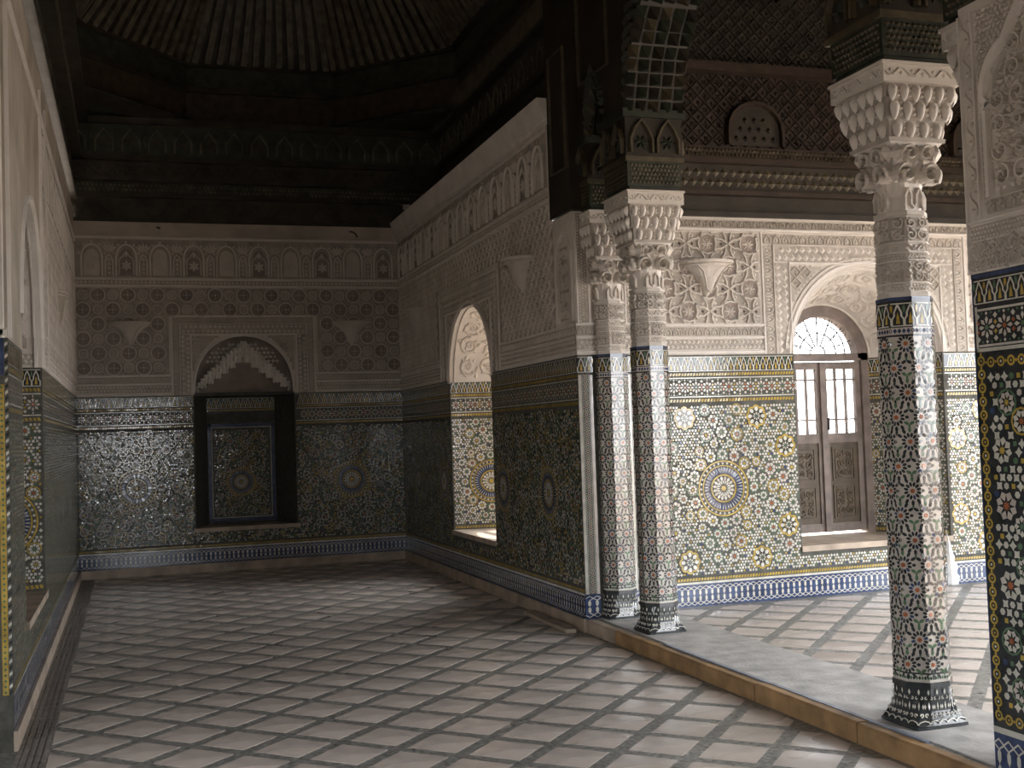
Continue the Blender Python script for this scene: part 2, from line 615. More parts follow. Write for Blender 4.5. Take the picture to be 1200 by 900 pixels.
def ground(g, m, u0, u1, v0, v1, ok=ALL, mi=3, st=.03):
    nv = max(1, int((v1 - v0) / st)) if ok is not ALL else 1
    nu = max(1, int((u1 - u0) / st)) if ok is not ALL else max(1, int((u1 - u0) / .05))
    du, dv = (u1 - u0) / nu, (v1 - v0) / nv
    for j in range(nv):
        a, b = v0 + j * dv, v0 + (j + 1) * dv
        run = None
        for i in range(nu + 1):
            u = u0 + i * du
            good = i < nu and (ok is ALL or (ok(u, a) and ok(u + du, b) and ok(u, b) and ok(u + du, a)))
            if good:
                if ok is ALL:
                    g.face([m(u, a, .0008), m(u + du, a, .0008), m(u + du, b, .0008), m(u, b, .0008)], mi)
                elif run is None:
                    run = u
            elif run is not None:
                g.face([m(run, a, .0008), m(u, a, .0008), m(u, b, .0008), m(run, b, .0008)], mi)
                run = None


def arabesque(g, m, u0, u1, v0, v1, p, h=.014, ok=ALL, mi=0, gr=True):
    nu, nv = max(1, round((u1 - u0) / p)), max(1, round((v1 - v0) / p))
    pu, pv = (u1 - u0) / nu, (v1 - v0) / nv
    if gr:
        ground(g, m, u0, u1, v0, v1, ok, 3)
    for i in range(nu):
        for j in range(nv):
            cx, cy = u0 + (i + .5) * pu, v0 + (j + .5) * pv
            if not (ok(cx, cy) and ok(cx - pu * .45, cy) and ok(cx + pu * .45, cy) and ok(cx, cy + pv * .45)):
                if ok(cx, cy):
                    leaf(g, m, cx - pu * .2, cy, RN.uniform(0, 6), p * .4, p * .25, h, mi)
                continue
            sg = 1 if (i + j) % 2 else -1
            a0 = RN.uniform(0, 6.28)
            P = spiral(g, m, cx, cy, p * .46, a0, 1.3, sg, p * .15, h, mi)
            for t in (1, 4, 7, 10):
                x, y = P[t]
                b = atan2(y - cy, x - cx)
                leaf(g, m, x, y, b + sg * 1.0 + (0 if t % 2 else pi * .8), p * .34, p * .24, h * 1.15, mi)
            for k in range(5):
                a = a0 + k * 1.2566
                leaf(g, m, cx, cy, a, p * .17, p * .11, h * 1.1, mi)
            for k in range(4):
                a = pi / 4 + k * pi / 2
                leaf(g, m, cx + pu * .5 * cos(a), cy + pv * .5 * sin(a), a + pi, p * .24, p * .2, h, mi)


def leaf_fill(g, m, u0, u1, v0, v1, p, h, ok=ALL):
    v = v0 + p * .5
    j = 0
    while v < v1:
        u = u0 + p * (.5 if j % 2 else .9)
        while u < u1:
            if ok(u, v):
                a = RN.uniform(0, 6.28)
                leaf(g, m, u - p * .6 * cos(a), v - p * .6 * sin(a), a, p * 1.25, p * .7, h * RN.uniform(.7, 1.2))
            u += p
        v += p * .8
        j += 1


def frieze(g0, m, u0, u1, v0, v1, p=.37, h=.02, parent=None):
    g, ok = g0, ALL
    n = max(1, round((u1 - u0) / p))
    p = (u1 - u0) / n
    H = v1 - v0
    ground(g, m, u0, u1, v0, v1)
    for i in range(n):
        u = u0 + (i + .5) * p
        if not ok(u, v0 + H / 2):
            continue
        a = p * .30
        sp = v0 + H * .5
        g = G()
        out = [(u - a, v0 + .01), (u - a, sp)] + [(u + a * cos(pi - pi * t / 8), sp + H * .36 * sin(pi * t / 8)) for t in range(1, 8)] + [(u + a, sp), (u + a, v0 + .01)]
        ribbon(g, m, out, .022, h, 2)
        # recessed painted back and inner lobed arch
        b = a * .72
        ins = [(u - b, v0 + .02), (u + b, v0 + .02), (u + b, sp)] + [(u + b * cos(pi * t / 8), sp + H * .24 * sin(pi * t / 8)) for t in range(1, 8)] + [(u - b, sp)]
        g.face([m(x, y, .0016) for x, y in ins], 1 if i % 2 else 0)
        lob = [(u - b * .95, v0 + .03), (u - b * .95, sp - .03)] + [(u - b * .95 + (b * 1.9) * t / 8, sp - .03 + H * .2 * (1 - abs(t / 4 - 1)) + .018 * (t % 2)) for t in range(1, 8)] + [(u + b * .95, sp - .03), (u + b * .95, v0 + .03)]
        ribbon(g, m, lob, .014, h * .8, 0)
        for k in range(6):
            leaf(g, m, u, v0 + H * .30, k * pi / 3 + .5, .07, .04, h * .7, 0)
        leaf(g, m, u, v0 + H * .52, pi / 2, .09, .05, h * .7, 0)
        # small arch between
        x = u + p * .5
        if i < n - 1:
            c = p * .11
            ribbon(g, m, [(x - c, v0 + .01), (x - c, sp - .04), (x - c * .6, sp + .02), (x, sp + .05), (x + c * .6, sp + .02), (x + c, sp - .04), (x + c, v0 + .01)], .014, h * .8, 2)
            for k in range(4):
                pip(g, m, x, v0 + .05 + k * .055, c * .55, .024, h * .8, 0)
            # fan above
            for k in range(5):
                leaf(g, m, x, sp + .07, pi / 2 + (k - 2) * .42, H * .26, .035, h * .8, 0)
            for sg in (-1, 1):
                ribbon(g, m, [(x + sg * p * .06, sp + .07), (x + sg * p * .13, sp + H * .2), (x + sg * p * .11, sp + H * .34)], .012, h * .8, 0)
        for k in range(5):
            a2 = pi * (k + .5) / 5
            pip(g, m, u + a * 1.28 * cos(a2), sp + H * .42 * sin(a2), .02, .02, h * .7, 0)
        g.build('blind_arch', PM, parent)


def circles(g, m, u0, u1, v0, v1, p=.165, h=.018, ok=ALL, parent=None):
    ground(g, m, u0, u1, v0, v1, ok)
    nv = max(1, round((v1 - v0) / p))
    pv = (v1 - v0) / nv
    nu = max(1, round((u1 - u0) / p))
    pu = (u1 - u0) / nu
    for j in range(nv):
        for i in range(nu):
            cx, cy = u0 + (i + .5) * pu, v0 + (j + .5) * pv
            r = pu * .47
            if not (ok(cx - r, cy - r) and ok(cx + r, cy + r) and ok(cx + r, cy - r) and ok(cx - r, cy + r)):
                continue
            big = (i + j) % 2 == 0
            if big:
                gk, g = g, G()
                ngon(g, m, cx, cy, r * .98, 16, 0, .0018, 1)
                ribbon(g, m, arc(cx, cy, r * 1.05, 0, 2 * pi * 15 / 16, 15), r * .2, h, 0, True)
                for k in range(8):
                    leaf(g, m, cx, cy, k * pi / 4, r * .8, r * .28, h * .7, 1 if k % 2 else 3)
                pip(g, m, cx, cy, r * .2, r * .2, h, 0)
                g.build('carved_rosette', PM, parent)
                g = gk
            else:
                ribbon(g, m, arc(cx, cy, r * .62, 0, 2 * pi * 11 / 12, 11), r * .17, h, 0, True)
                ribbon(g, m, [(cx + r * .3, cy), (cx, cy + r * .3), (cx - r * .3, cy), (cx, cy - r * .3)], r * .14, h, 0, True)
                for k in range(4):
                    a = k * pi / 2 + pi / 4
                    piece(g, m, [(cx + r * q * cos(a + s), cy + r * q * sin(a + s)) for q, s in ((.78, 0), (1.05, -.3), (1.3, 0), (1.05, .3))], .0018, 1)
                    ribbon(g, m, [(cx + r * .7 * cos(a), cy + r * .7 * sin(a)), (cx + r * 1.35 * cos(a), cy + r * 1.35 * sin(a))], r * .1, h, 0)


def knots(g, m, u0, u1, v0, v1, p=.26, h=.02, ok=ALL, w=.022):
    ground(g, m, u0, u1, v0, v1, ok)
    nu, nv = max(1, round((u1 - u0) / p)), max(1, round((v1 - v0) / p))
    pu, pv = (u1 - u0) / nu, (v1 - v0) / nv
    for i in range(nu):
        for j in range(nv):
            cx, cy = u0 + (i + .5) * pu, v0 + (j + .5) * pv
            if not (ok(cx - pu * .5, cy - pv * .5) and ok(cx + pu * .5, cy + pv * .5) and ok(cx - pu * .5, cy + pv * .5) and ok(cx + pu * .5, cy - pv * .5)):
                continue
            X = lambda t: cx + t * pu
            Y = lambda t: cy + t * pv
            if (i + j) % 2 == 0:
                # rounded rosette cell
                g.face([m(*q, .0016) for q in arc(cx, cy, pu * .4, 0, 2 * pi * 11 / 12, 11)], 1)
                ribbon(g, m, [(X(-.5), Y(-.2)), (X(-.3), Y(-.36)), (X(0), Y(-.45)), (X(.3), Y(-.36)), (X(.5), Y(-.2))], w, h)
                ribbon(g, m, [(X(-.5), Y(.2)), (X(-.3), Y(.36)), (X(0), Y(.45)), (X(.3), Y(.36)), (X(.5), Y(.2))], w, h)
                ribbon(g, m, [(X(-.2), Y(-.5)), (X(-.36), Y(-.3)), (X(-.42), Y(0)), (X(-.36), Y(.3)), (X(-.2), Y(.5))], w, h)
                ribbon(g, m, [(X(.2), Y(-.5)), (X(.36), Y(-.3)), (X(.42), Y(0)), (X(.36), Y(.3)), (X(.2), Y(.5))], w, h)
                for k in range(8):
                    leaf(g, m, cx, cy, k * pi / 4, pu * .3, pu * .11, h * .7)
            else:
                for sx in (-1, 1):
                    ribbon(g, m, [(X(.5 * sx), Y(-.2)), (X(.3 * sx), Y(-.2)), (X(-.12 * sx), Y(.08)), (X(-.12 * sx), Y(.3)), (X(-.2 * sx), Y(.5))], w, h)
                    ribbon(g, m, [(X(.5 * sx), Y(.2)), (X(.3 * sx), Y(.2)), (X(-.12 * sx), Y(-.08)), (X(-.12 * sx), Y(-.3)), (X(-.2 * sx), Y(-.5))], w, h * 1.1)
                for sx in (-1, 1):
                    for sy in (-1, 1):
                        pip(g, m, X(.3 * sx), Y(.36 * sy), pu * .1, pv * .1, h * .7)
                        g.face([m(X(.3 * sx + a), Y(.02 * sy + b), .0016) for a, b in ((-.08, 0), (0, -.08), (.08, 0), (0, .08))], 1)
    return


def strapwork(g, m, u0, u1, v0, v1, p=.12, h=.011, ok=ALL, gr=True):
    if gr:
        ground(g, m, u0, u1, v0, v1, ok)
    h *= 1.5
    """small diagonal lattice with leaves"""
    nu, nv = max(1, round((u1 - u0) / p)), max(1, round((v1 - v0) / p))
    pu, pv = (u1 - u0) / nu, (v1 - v0) / nv
    for i in range(nu):
        for j in range(nv):
            cx, cy = u0 + (i + .5) * pu, v0 + (j + .5) * pv
            if not (ok(cx - pu * .5, cy - pv * .5) and ok(cx + pu * .5, cy + pv * .5) and ok(cx - pu * .5, cy + pv * .5) and ok(cx + pu * .5, cy - pv * .5)):
                continue
            ribbon(g, m, [(cx - pu * .5, cy), (cx, cy + pv * .5), (cx + pu * .5, cy), (cx, cy - pv * .5)], p * .15, h, 0, True)
            for k in range(4):
                leaf(g, m, cx, cy, k * pi / 2 + (pi / 4 if (i + j) % 2 else 0), p * .26, p * .15, h * .9)
            leaf(g, m, cx + pu * .5, cy + pv * .32, pi / 2, pv * .36, pu * .26, h * .9)


# ------------------------------------------------------------------ walls
XL, XR, YD, YA, YC, YN = -.622, 3.393, 15.02, 8.82, 8.665, 4.06
ZS, ZT, Z1, Z2 = .10, 2.2, .107, .298
m_back = lambda u, v, h: (u, YD - h, v)
m_right = lambda u, v, h: (XR - h, u, v)
m_left = lambda u, v, h: (XL + h, u, v)
m_alc = lambda u, v, h: (u, YA - h, v)
m_pier = lambda u, v, h: (XR - h, u, v)
m_end = lambda u, v, h: (u, YC - h, v)


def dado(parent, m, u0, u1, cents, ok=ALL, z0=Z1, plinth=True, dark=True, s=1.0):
    """tiled dado: skirting, field, upper borders, each one a part"""
    if plinth:
        g = G()
        a, b = m(u0, 0, 0), m(u1, z0, .022)
        lo = tuple(min(x, y) for x, y in zip(a, b))
        hi = tuple(max(x, y) for x, y in zip(a, b))
        g.box(lo, hi)
        g.build('stone_plinth', CS, parent)
    gs = G()
    rect(gs, m, u0, z0, u1, Z2, .0012, B_, max(1, int((u1 - u0) / .5)))
    band_blue(gs, m, u0, u1, z0, Z2 - .012, ok)
    rect(gs, m, u0, Z2 - .012, u1, Z2 + .006, HZ, W_, max(1, int((u1 - u0) / .4)))
    gs.build('skirting_mosaic', ZM, parent, 'stuff')
    gf, gm = G(), []
    band_ochre(gf, m, u0, u1, Z2 + .012, Z2 + .042, ok)
    field(gf, m, u0, u1, Z2 + .06, 1.79, cents, ok, gm, s, .028, dark)
    gf.build('mosaic_field', ZM, parent, 'stuff')
    for q in gm:
        q.build('tile_medallion', ZM, parent)
    gb = G()
    band_ochre(gb, m, u0, u1, 1.80, 1.832, ok)
    band_lace(gb, m, u0, u1, 1.842, 2.01, ok)
    band_ochre(gb, m, u0, u1, 2.02, 2.05, ok)
    band_interlace(gb, m, u0, u1, 2.06, 2.185, ok)
    gb.build('mosaic_border', ZM, parent, 'stuff')


def arch_ok(uc, r, sill, spring, pad=0.0):
    def f(u, v):
        if v < sill - pad or abs(u - uc) > r + pad:
            return True
        if v <= spring:
            return False
        return hypot(u - uc, v - spring) > r + pad
    return f


def face_with_arch(g, m, u0, u1, v0, v1, uc, r, sill, spring, zt, split=True):
    """wall face around an arched opening: mosaic bed below zt (1), plaster above (0)"""
    for a, b in ((u0, uc - r), (uc + r, u1)):
        if b > a:
            rect(g, m, a, v0, b, zt, 0, 1)
            rect(g, m, a, zt, b, v1, 0, 0)
    rect(g, m, uc - r, v0, uc + r, sill, 0, 1)
    n = 20
    P = [(uc - r * cos(pi * i / n), spring + r * sin(pi * i / n)) for i in range(n + 1)]
    for a, b in zip(P, P[1:]):
        g.face([m(*a, 0), m(*b, 0), m(b[0], v1, 0), m(a[0], v1, 0)], 0)
    if spring > zt:
        pass


def reveal(parent, m, uc, r, rb, sill, spring, depth, zt, carve=True, sides=(-1, 1)):
    """splayed reveal of an arched opening with tiled jambs, carved soffit and a stone sill"""
    g = G()
    n = 20
    for sd in (-1, 1):
        mj = lambda s, v, h, sd=sd: m(uc + sd * (r + (rb - r) * s / depth - h), v, -s)
        rect(g, mj, 0, sill, depth, zt, 0, 1)
        if spring > zt:
            rect(g, mj, 0, zt, depth, spring, 0, 0)
    g.build('reveal_jambs', [PL, MO], parent)
    ms = lambda a, s, h: m(uc - (r + (rb - r) * s / depth - h) * cos(a), spring + (r + (rb - r) * s / depth - h) * sin(a), -s)
    g = G()
    g.grid([[ms(pi * i / n, s, 0) for i in range(n + 1)] for s in (0, depth)], 0)
    g.build('reveal_soffit', PLW, parent)
    if carve:
        g = G()
        # carved scrolls: lengths along the arch measured in metres
        rm = (r + rb) / 2
        mm = lambda x, y, h: ms(x / rm, y, h)
        arabesque(g, mm, .06, pi * rm - .06, .09, depth - .09, .24, .012, ALL, 0, False)
        for y in (.05, depth - .05):
            ribbon(g, mm, [(pi * rm * i / 24, y) for i in range(25)], .02, .012, 0)
        if spring > zt:
            for sd in sides:
                mj = lambda s, v, h, sd=sd: m(uc + sd * (r + (rb - r) * s / depth - h), v, -s)
                arabesque(g, mj, .1, depth - .04, zt + .14, spring, .24, .014)
                line_v(g, mj, .04, zt, spring, .03)
                band_pips(g, mj, .05, depth, zt + .02, zt + .1, 2)
                line_h(g, mj, .08, depth, zt + .12)
        g.build('soffit_carving', PM, parent, 'stuff')
    g = G()
    gm = []
    for sd in sides:
        mj = lambda s, v, h, sd=sd: m(uc + sd * (r + (rb - r) * s / depth - h), v, -s)
        band_interlace(g, mj, .01, depth, 2.06, 2.185)
        band_ochre(g, mj, .01, depth, 2.02, 2.05)
        band_lace(g, mj, .01, depth, 1.842, 2.01)
        band_ochre(g, mj, .01, depth, 1.80, 1.832)
        field(g, mj, .01, depth, sill + .06, 1.79, [(depth * .5, 1.07)], ALL, gm)
        band_ochre(g, mj, .01, depth, sill + .01, sill + .045)
    g.build('jamb_mosaic', ZM, parent, 'stuff')
    for q in gm:
        q.build('tile_medallion', ZM, parent)
    g = G()
    a = [m(uc - r - .01, sill, .02), m(uc + r + .01, sill, .02), m(uc + rb, sill, -depth), m(uc - rb, sill, -depth)]
    b = [(x, y, z - .05) for x, y, z in a]
    g.V = a + b
    g.F = [(0, 1, 2, 3), (4, 5, 6, 7), (0, 1, 5, 4), (1, 2, 6, 5), (2, 3, 7, 6), (3, 0, 4, 7)]
    g.I = [0] * 6
    g.build('stone_sill', CS, parent)


def plaster_bands(g, m, u0, u1, ok=ALL, z=ZT):
    line_h(g, m, u0, u1, z + .02, .035, .012)
    band_pips(g, m, u0, u1, z + .045, z + .13, 2, .009, ok)
    line_h(g, m, u0, u1, z + .145, .018, .012)
    band_key(g, m, u0, u1, z + .16, z + .235, .009, ok)
    line_h(g, m, u0, u1, z + .25, .022, .014)


def frame_bands(g, m, ua, ub, v0, v1, wd=.22):
    """nested mouldings round the top and sides of an opening"""
    for i, (o, ww, mi) in enumerate(((0, .022, 2), (wd * .42, .016, 0), (wd, .026, 2))):
        ribbon(g, m, [(ua + o, v0), (ua + o, v1 - o), (ub - o, v1 - o), (ub - o, v0)], ww, .014, mi)
    for sd in (0, 1):
        a, b = (ua + .02, ua + wd * .40) if sd == 0 else (ub - wd * .40, ub - .02)
        mv = lambda x, y, h: m(y, x, h)
        band_key(g, mv, v0, v1 - wd * .45, a, b, .009)
        a, b = (ua + wd * .45, ua + wd * .95) if sd == 0 else (ub - wd * .95, ub - wd * .45)
        band_pips(g, mv, v0, v1 - wd, a, b, 2, .009)
    band_key(g, m, ua + .02, ub - .02, v1 - wd * .40, v1 - .02, .009)
    band_pips(g, m, ua + wd * .5, ub - wd * .5, v1 - wd * .95, v1 - wd * .45, 2, .009)


def spandrel(g, m, uc, r, spring, top, ha=.1):
    """carving between an arch and its square frame"""
    ok = lambda u, v: hypot(u - uc, v - spring) > r + .09
    for sd in (-1, 1):
        a, b = (uc - r + .0, uc - .05) if sd < 0 else (uc + .05, uc + r)
        strapwork(g, m, a, b, spring + r * .35, top - .03, ha, .01, ok)
    ribbon(g, m, arc(uc, spring, r + .035, 0, pi, 24), .04, .012, 2)
    ribbon(g, m, arc(uc, spring, r + .08, .05, pi - .05, 24), .016, .012, 0)


# ---- back wall
NX0, NX1, NZ0, NZ1 = .75, 1.99, .545, 2.185
NCX = (NX0 + NX1) / 2
wb = G()
AR = (NX1 - NX0) / 2
for a, b in ((XL, NX0), (NX1, XR)):
    rect(wb, m_back, a, 0, b, ZT, 0, 1)
    rect(wb, m_back, a, ZT, b, 4.34, 0, 0)
rect(wb, m_back, NX0, 0, NX1, NZ0, 0, 1)
NA = 20
AP = []
for i in range(NA + 1):
    t = i / NA
    AP.append((NCX - AR * cos(pi * t), ZT + .73 * sin(pi * t) ** .85))
for a, b in zip(AP, AP[1:]):
    wb.face([m_back(*a, 0), m_back(*b, 0), m_back(b[0], 4.34, 0), m_back(a[0], 4.34, 0)], 0)
rect(wb, m_back, XL - .1, 4.34, XR + .1, 4.5, -.1, 0)
wall_back = wb.build('wall_back', [PL, MO], None, 'structure', 'far end wall with tiled dado in dimmed colours, carved plaster and a deep recess', 'wall')
ok_n = lambda u, v: not (NX0 - .02 < u < NX1 + .02 and v > NZ0 - .03)
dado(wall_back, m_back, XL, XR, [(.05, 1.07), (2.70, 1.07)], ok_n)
# recess
ND = .55
nb0, nb1 = .93, 1.80
m_nb = lambda u, v, h: (u, YD + ND - h, v)
g = G()
rect(g, m_nb, nb0 - .01, NZ0, nb1 + .01, NZ1, 0, 1)
for a, b in ((NX0, nb0), (NX1, nb1)):
    g.face([(a, YD, NZ0), (b, YD + ND, NZ0), (b, YD + ND, NZ1), (a, YD, NZ1)], 1)
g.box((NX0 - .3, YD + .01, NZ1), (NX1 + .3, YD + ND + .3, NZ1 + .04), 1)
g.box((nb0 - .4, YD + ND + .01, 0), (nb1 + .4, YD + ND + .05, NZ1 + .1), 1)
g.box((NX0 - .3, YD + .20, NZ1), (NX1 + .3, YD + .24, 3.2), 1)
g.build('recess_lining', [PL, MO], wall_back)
g = G()
gm = []
rect(g, m_nb, nb0, 1.98, nb1, 2.17, .001, K_)
band_interlace(g, m_nb, nb0, nb1, 2.04, 2.17)
band_ochre(g, m_nb, nb0, nb1, 2.0, 2.03)
for a, b, c, d in ((nb0 + .01, NZ0 + .05, nb0 + .05, 1.84), (nb1 - .05, NZ0 + .05, nb1 - .01, 1.84), (nb0 + .01, 1.80, nb1 - .01, 1.84), (nb0 + .01, NZ0 + .03, nb1 - .01, NZ0 + .07)):
    rect(g, m_nb, a, b, c, d, .002, B_)
for a, b, c, d in ((nb0 + .055, NZ0 + .08, nb0 + .065, 1.79), (nb1 - .065, NZ0 + .08, nb1 - .055, 1.79), (nb0 + .05, 1.785, nb1 - .05, 1.795), (nb0 + .05, NZ0 + .075, nb1 - .05, NZ0 + .085)):
    rect(g, m_nb, a, b, c, d, .002, W_)
field(g, m_nb, nb0 + .08, nb1 - .08, NZ0 + .1, 1.77, [(1.35, 1.08)], ALL, gm, .8, .028, True)
g.build('recess_mosaic', ZM, wall_back, 'stuff')
for q in gm:
    q.build('tile_medallion', ZM, wall_back)
g = G()
g.box((NX0 - .03, YD - .03, NZ0 - .05), (NX1 + .03, YD + ND, NZ0))
g.build('stone_sill', CS, wall_back)
# lambrequin arch above the recess: sunk tympanum and hanging stalactites
g = G()
g.face([m_back(x, y, -.16) for x, y in AP], 0)
for a, b in zip(AP, AP[1:]):
    g.face([m_back(*a, 0), m_back(*b, 0), m_back(*b, -.16), m_back(*a, -.16)], 0)
g.face([m_back(NX0, ZT, 0), m_back(NX1, ZT, 0), m_back(NX1, ZT, -.16), m_back(NX0, ZT, -.16)], 0)
g.build('tympanum', PLD, wall_back)
g = G()
ok_up = lambda u, v: abs(u - NCX) < AR and v < ZT - .05 + .73 * max(0, 1 - ((u - NCX) / AR) ** 2) ** .45
mt_ = lambda u, v, h: m_back(u, v, -.16 + h)
band_pips(g, mt_, NX0 + .05, NX1 - .05, ZT + .4, ZT + .72, 6, .02, ok_up, 2)
PT = []
nst = 26
for k in range(nst + 1):
    t = k / nst
    x = NX0 + .03 + (NX1 - NX0 - .06) * t
    q = 1 - abs(2 * t - 1)
    zi = ZT + .02 + .40 * q ** 1.15 + (.035 if k % 2 else 0)
    zo = ZT + .10 + .57 * q ** .9
    PT.append((x, zi, zo))
for (x0, a0, b0), (x1, a1, b1) in zip(PT, PT[1:]):
    g.face([m_back(x0, a0 + .02, -.11), m_back(x1, a1 + .02, -.11), m_back(x1, b1, -.03), m_back(x0, b0, -.03)], 0)
    for tier in range(3):
        f0, f1 = tier / 3, (tier + 1) / 3
        d = -.02 - .045 * tier
        lo = min(a0, a1) + (max(b0, b1) - min(a0, a1)) * (1 - f1)
        hi = min(a0, a1) + (max(b0, b1) - min(a0, a1)) * (1 - f0)
        x_0, x_1 = x0 + .003, x1 - .003
        xm = (x_0 + x_1) / 2
        g.face([m_back(x_0, hi, d), m_back(xm, hi, d + .03), m_back(xm, lo + .01, d + .02), m_back(x_0, lo + .03, d - .01)], 0)
        g.face([m_back(xm, hi, d + .03), m_back(x_1, hi, d), m_back(x_1, lo + .03, d - .01), m_back(xm, lo + .01, d + .02)], 0)
        g.face([m_back(x_0, lo + .03, d - .01), m_back(xm, lo + .01, d + .02), m_back(x_1, lo + .03, d - .01), m_back(xm, lo + .05, d - .05)], 0)
g.build('stalactite_arch', [PLW, PLW, PLW, PLW], wall_back, 'stuff')
g = G()
plaster_bands(g, m_back, XL, .493)
plaster_bands(g, m_back, 2.27, XR)
frame_bands(g, m_back, .493, 2.27, ZT, 3.19, .235)
ribbon(g, m_back, [(x, y + .02) for x, y in AP], .035, .016, 2)
ok_a = lambda u, v: not any(False for _ in ()) and (abs(u - NCX) > AR or v > ZT + .06 + .73 * max(0, 1 - ((u - NCX) / AR) ** 2) ** .45)
strapwork(g, m_back, .74, 2.0, ZT + .3, 2.94, .085, .009, ok_a)
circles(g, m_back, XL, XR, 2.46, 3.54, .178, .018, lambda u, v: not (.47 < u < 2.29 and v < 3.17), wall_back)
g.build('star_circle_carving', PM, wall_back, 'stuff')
g = G()
line_h(g, m_back, XL, XR, 3.56, .03, .02)
band_pips(g, m_back, XL, XR, 3.58, 3.63, 1, .008)
line_h(g, m_back, XL, XR, 3.65, .03, .02)
frieze(g, m_back, XL, XR, 3.67, 4.14, .40, .02, wall_back)
line_h(g, m_back, XL, XR, 4.16, .02, .02)
g.build('arch_frieze', PM, wall_back, 'stuff')
g = G()
g.box((XL, YD - .035, 4.18), (XR, YD, 4.21))
g.box((XL, YD - .06, 4.21), (XR, YD, 4.345))
g.build('cornice_moulding', PLR, wall_back)

# ---- right wall with a window, and its end pier
WC, WR, WSILL, WSPR = 11.8, .79, .54, 2.17
wr = G()
face_with_arch(wr, m_right, 9.12, YD, 0, 4.3, WC, WR, WSILL, WSPR, ZT)
rect(wr, m_right, YC, 0, 9.12, ZT, 0, 1)
rect(wr, m_right, YC, ZT, 9.12, 3.36, 0, 0)
wall_right = wr.build('wall_right', [PL, MO], None, 'structure', 'dark right-hand wall with an arched window between the far corner and the columns', 'wall')
ok_w = arch_ok(WC, WR, WSILL - .06, WSPR, .02)
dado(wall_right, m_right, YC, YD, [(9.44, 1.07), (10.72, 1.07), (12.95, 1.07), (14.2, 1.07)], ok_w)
reveal(wall_right, m_right, WC, WR, .62, WSILL, WSPR, .85, ZT, True, (1,))
g = G()
ok_w2 = lambda u, v: not (10.66 < u < 12.94 and v < 3.22)
plaster_bands(g, m_right, YC, 10.68)
plaster_bands(g, m_right, 12.92, YD)
frame_bands(g, m_right, 10.68, 12.92, ZT, 3.2, .26)
spandrel(g, m_right, WC, WR, WSPR, 2.96)
strapwork(g, m_right, 9.12, YD - .02, 2.46, 3.52, .13, .011, ok_w2)
# narrow blind arch by the corner
for d, ww, mi in ((0, .03, 2), (.045, .012, 0)):
    a, b = 8.70 + d, 9.06 - d
    ribbon(g, m_right, [(a, 2.48), (a, 3.05), ((a + b) / 2 - .1, 3.17 - d * .5), ((a + b) / 2, 3.22 - d), ((a + b) / 2 + .1, 3.17 - d * .5), (b, 3.05), (b, 2.48)], ww, .016, mi)
arabesque(g, m_right, 8.77, 8.99, 2.5, 3.1, .11, .011)
g.build('strapwork_carving', PM, wall_right, 'stuff')
g = G()
line_h(g, m_right, 9.12, YD, 3.56, .03, .02)
band_pips(g, m_right, 9.12, YD, 3.58, 3.63, 1, .008)
line_h(g, m_right, 9.12, YD, 3.65, .03, .02)
frieze(g, m_right, 9.22, YD, 3.67, 4.14, .40, .02, wall_right)
line_v(g, m_right, 9.13, 3.33, 4.3, .05, .02)
mv = lambda x, y, h: m_right(y, x, h)
band_pips(g, mv, 3.4, 4.2, 9.16, 9.2, 1, .01, asp=.8)
line_h(g, m_right, 9.12, YD, 4.16, .02, .02)
g.build('arch_frieze', PM, wall_right, 'stuff')
g = G()
for a, b, hh in ((9.1, 14.95, .05),):
    g.box((XR - .035, a, 4.18), (XR, b, 4.22))
    g.V += [(XR - .05, a, 4.22), (XR - .05, b, 4.22), (XR - .11, b, 4.40), (XR - .11, a, 4.40), (XR + .02, a, 4.22), (XR + .02, b, 4.22), (XR + .02, b, 4.40), (XR + .02, a, 4.40)]
    n = len(g.V) - 8
    for f in ((0, 1, 2, 3), (4, 5, 6, 7), (0, 3, 7, 4), (1, 2, 6, 5), (3, 2, 6, 7), (0, 1, 5, 4)):
        g.F.append(tuple(n + i for i in f))
        g.I.append(0)
g.build('cornice_moulding', PLW, wall_right)
# end pier facing the camera
PX1 = 3.95
g = G()
rect(g, m_end, XR, 0, PX1, ZT, 0, 1)
rect(g, m_end, XR, ZT, PX1, 3.36, 0, 0)
g.face([(PX1, YC, 0), (PX1, YA, 0), (PX1, YA, 3.36), (PX1, YC, 3.36)], 0)
g.face([(XR, YC, 3.36), (PX1, YC, 3.36), (PX1, 9.1, 3.36), (XR, 9.1, 3.36)], 0)
g.build('end_pier', [PL, MO], wall_right)
g = G()
for a, b in ((XR, XR + .13), (PX1 - .13, PX1)):
    rect(g, m_end, a, ZS, b, Z2, .001, B_)
    band_blue(g, m_end, a, b, ZS, Z2)
    rect(g, m_end, a, Z2, b, ZT, .001, M_)
    mv = lambda x, y, h: m_end(y, x, h)
    rect(g, m_end, a + .004, Z2, a + .03, 2.04, HZ, W_)
    rect(g, m_end, b - .03, Z2, b - .004, 2.04, HZ, P_)
    band_lace(g, mv, Z2, 2.04, a + .035, b - .035)
    band_interlace(g, m_end, a, b, 2.06, 2.185)
g.build('pier_mosaic', ZM, wall_right, 'stuff')
g = G()
plaster_bands(g, m_end, XR, PX1)
for a, b in ((XR + .02, XR + .12), (PX1 - .12, PX1 - .02)):
    mv = lambda x, y, h: m_end(y, x, h)
    line_v(g, m_end, a, 2.46, 3.34, .02)
    line_v(g, m_end, b, 2.46, 3.34, .02)
    band_pips(g, mv, 2.46, 3.34, a + .012, b - .012, 3, .009)
arabesque(g, m_end, XR + .14, PX1 - .14, 2.46, 3.3, .14, .012)
g.build('pier_carving', PM, wall_right, 'stuff')

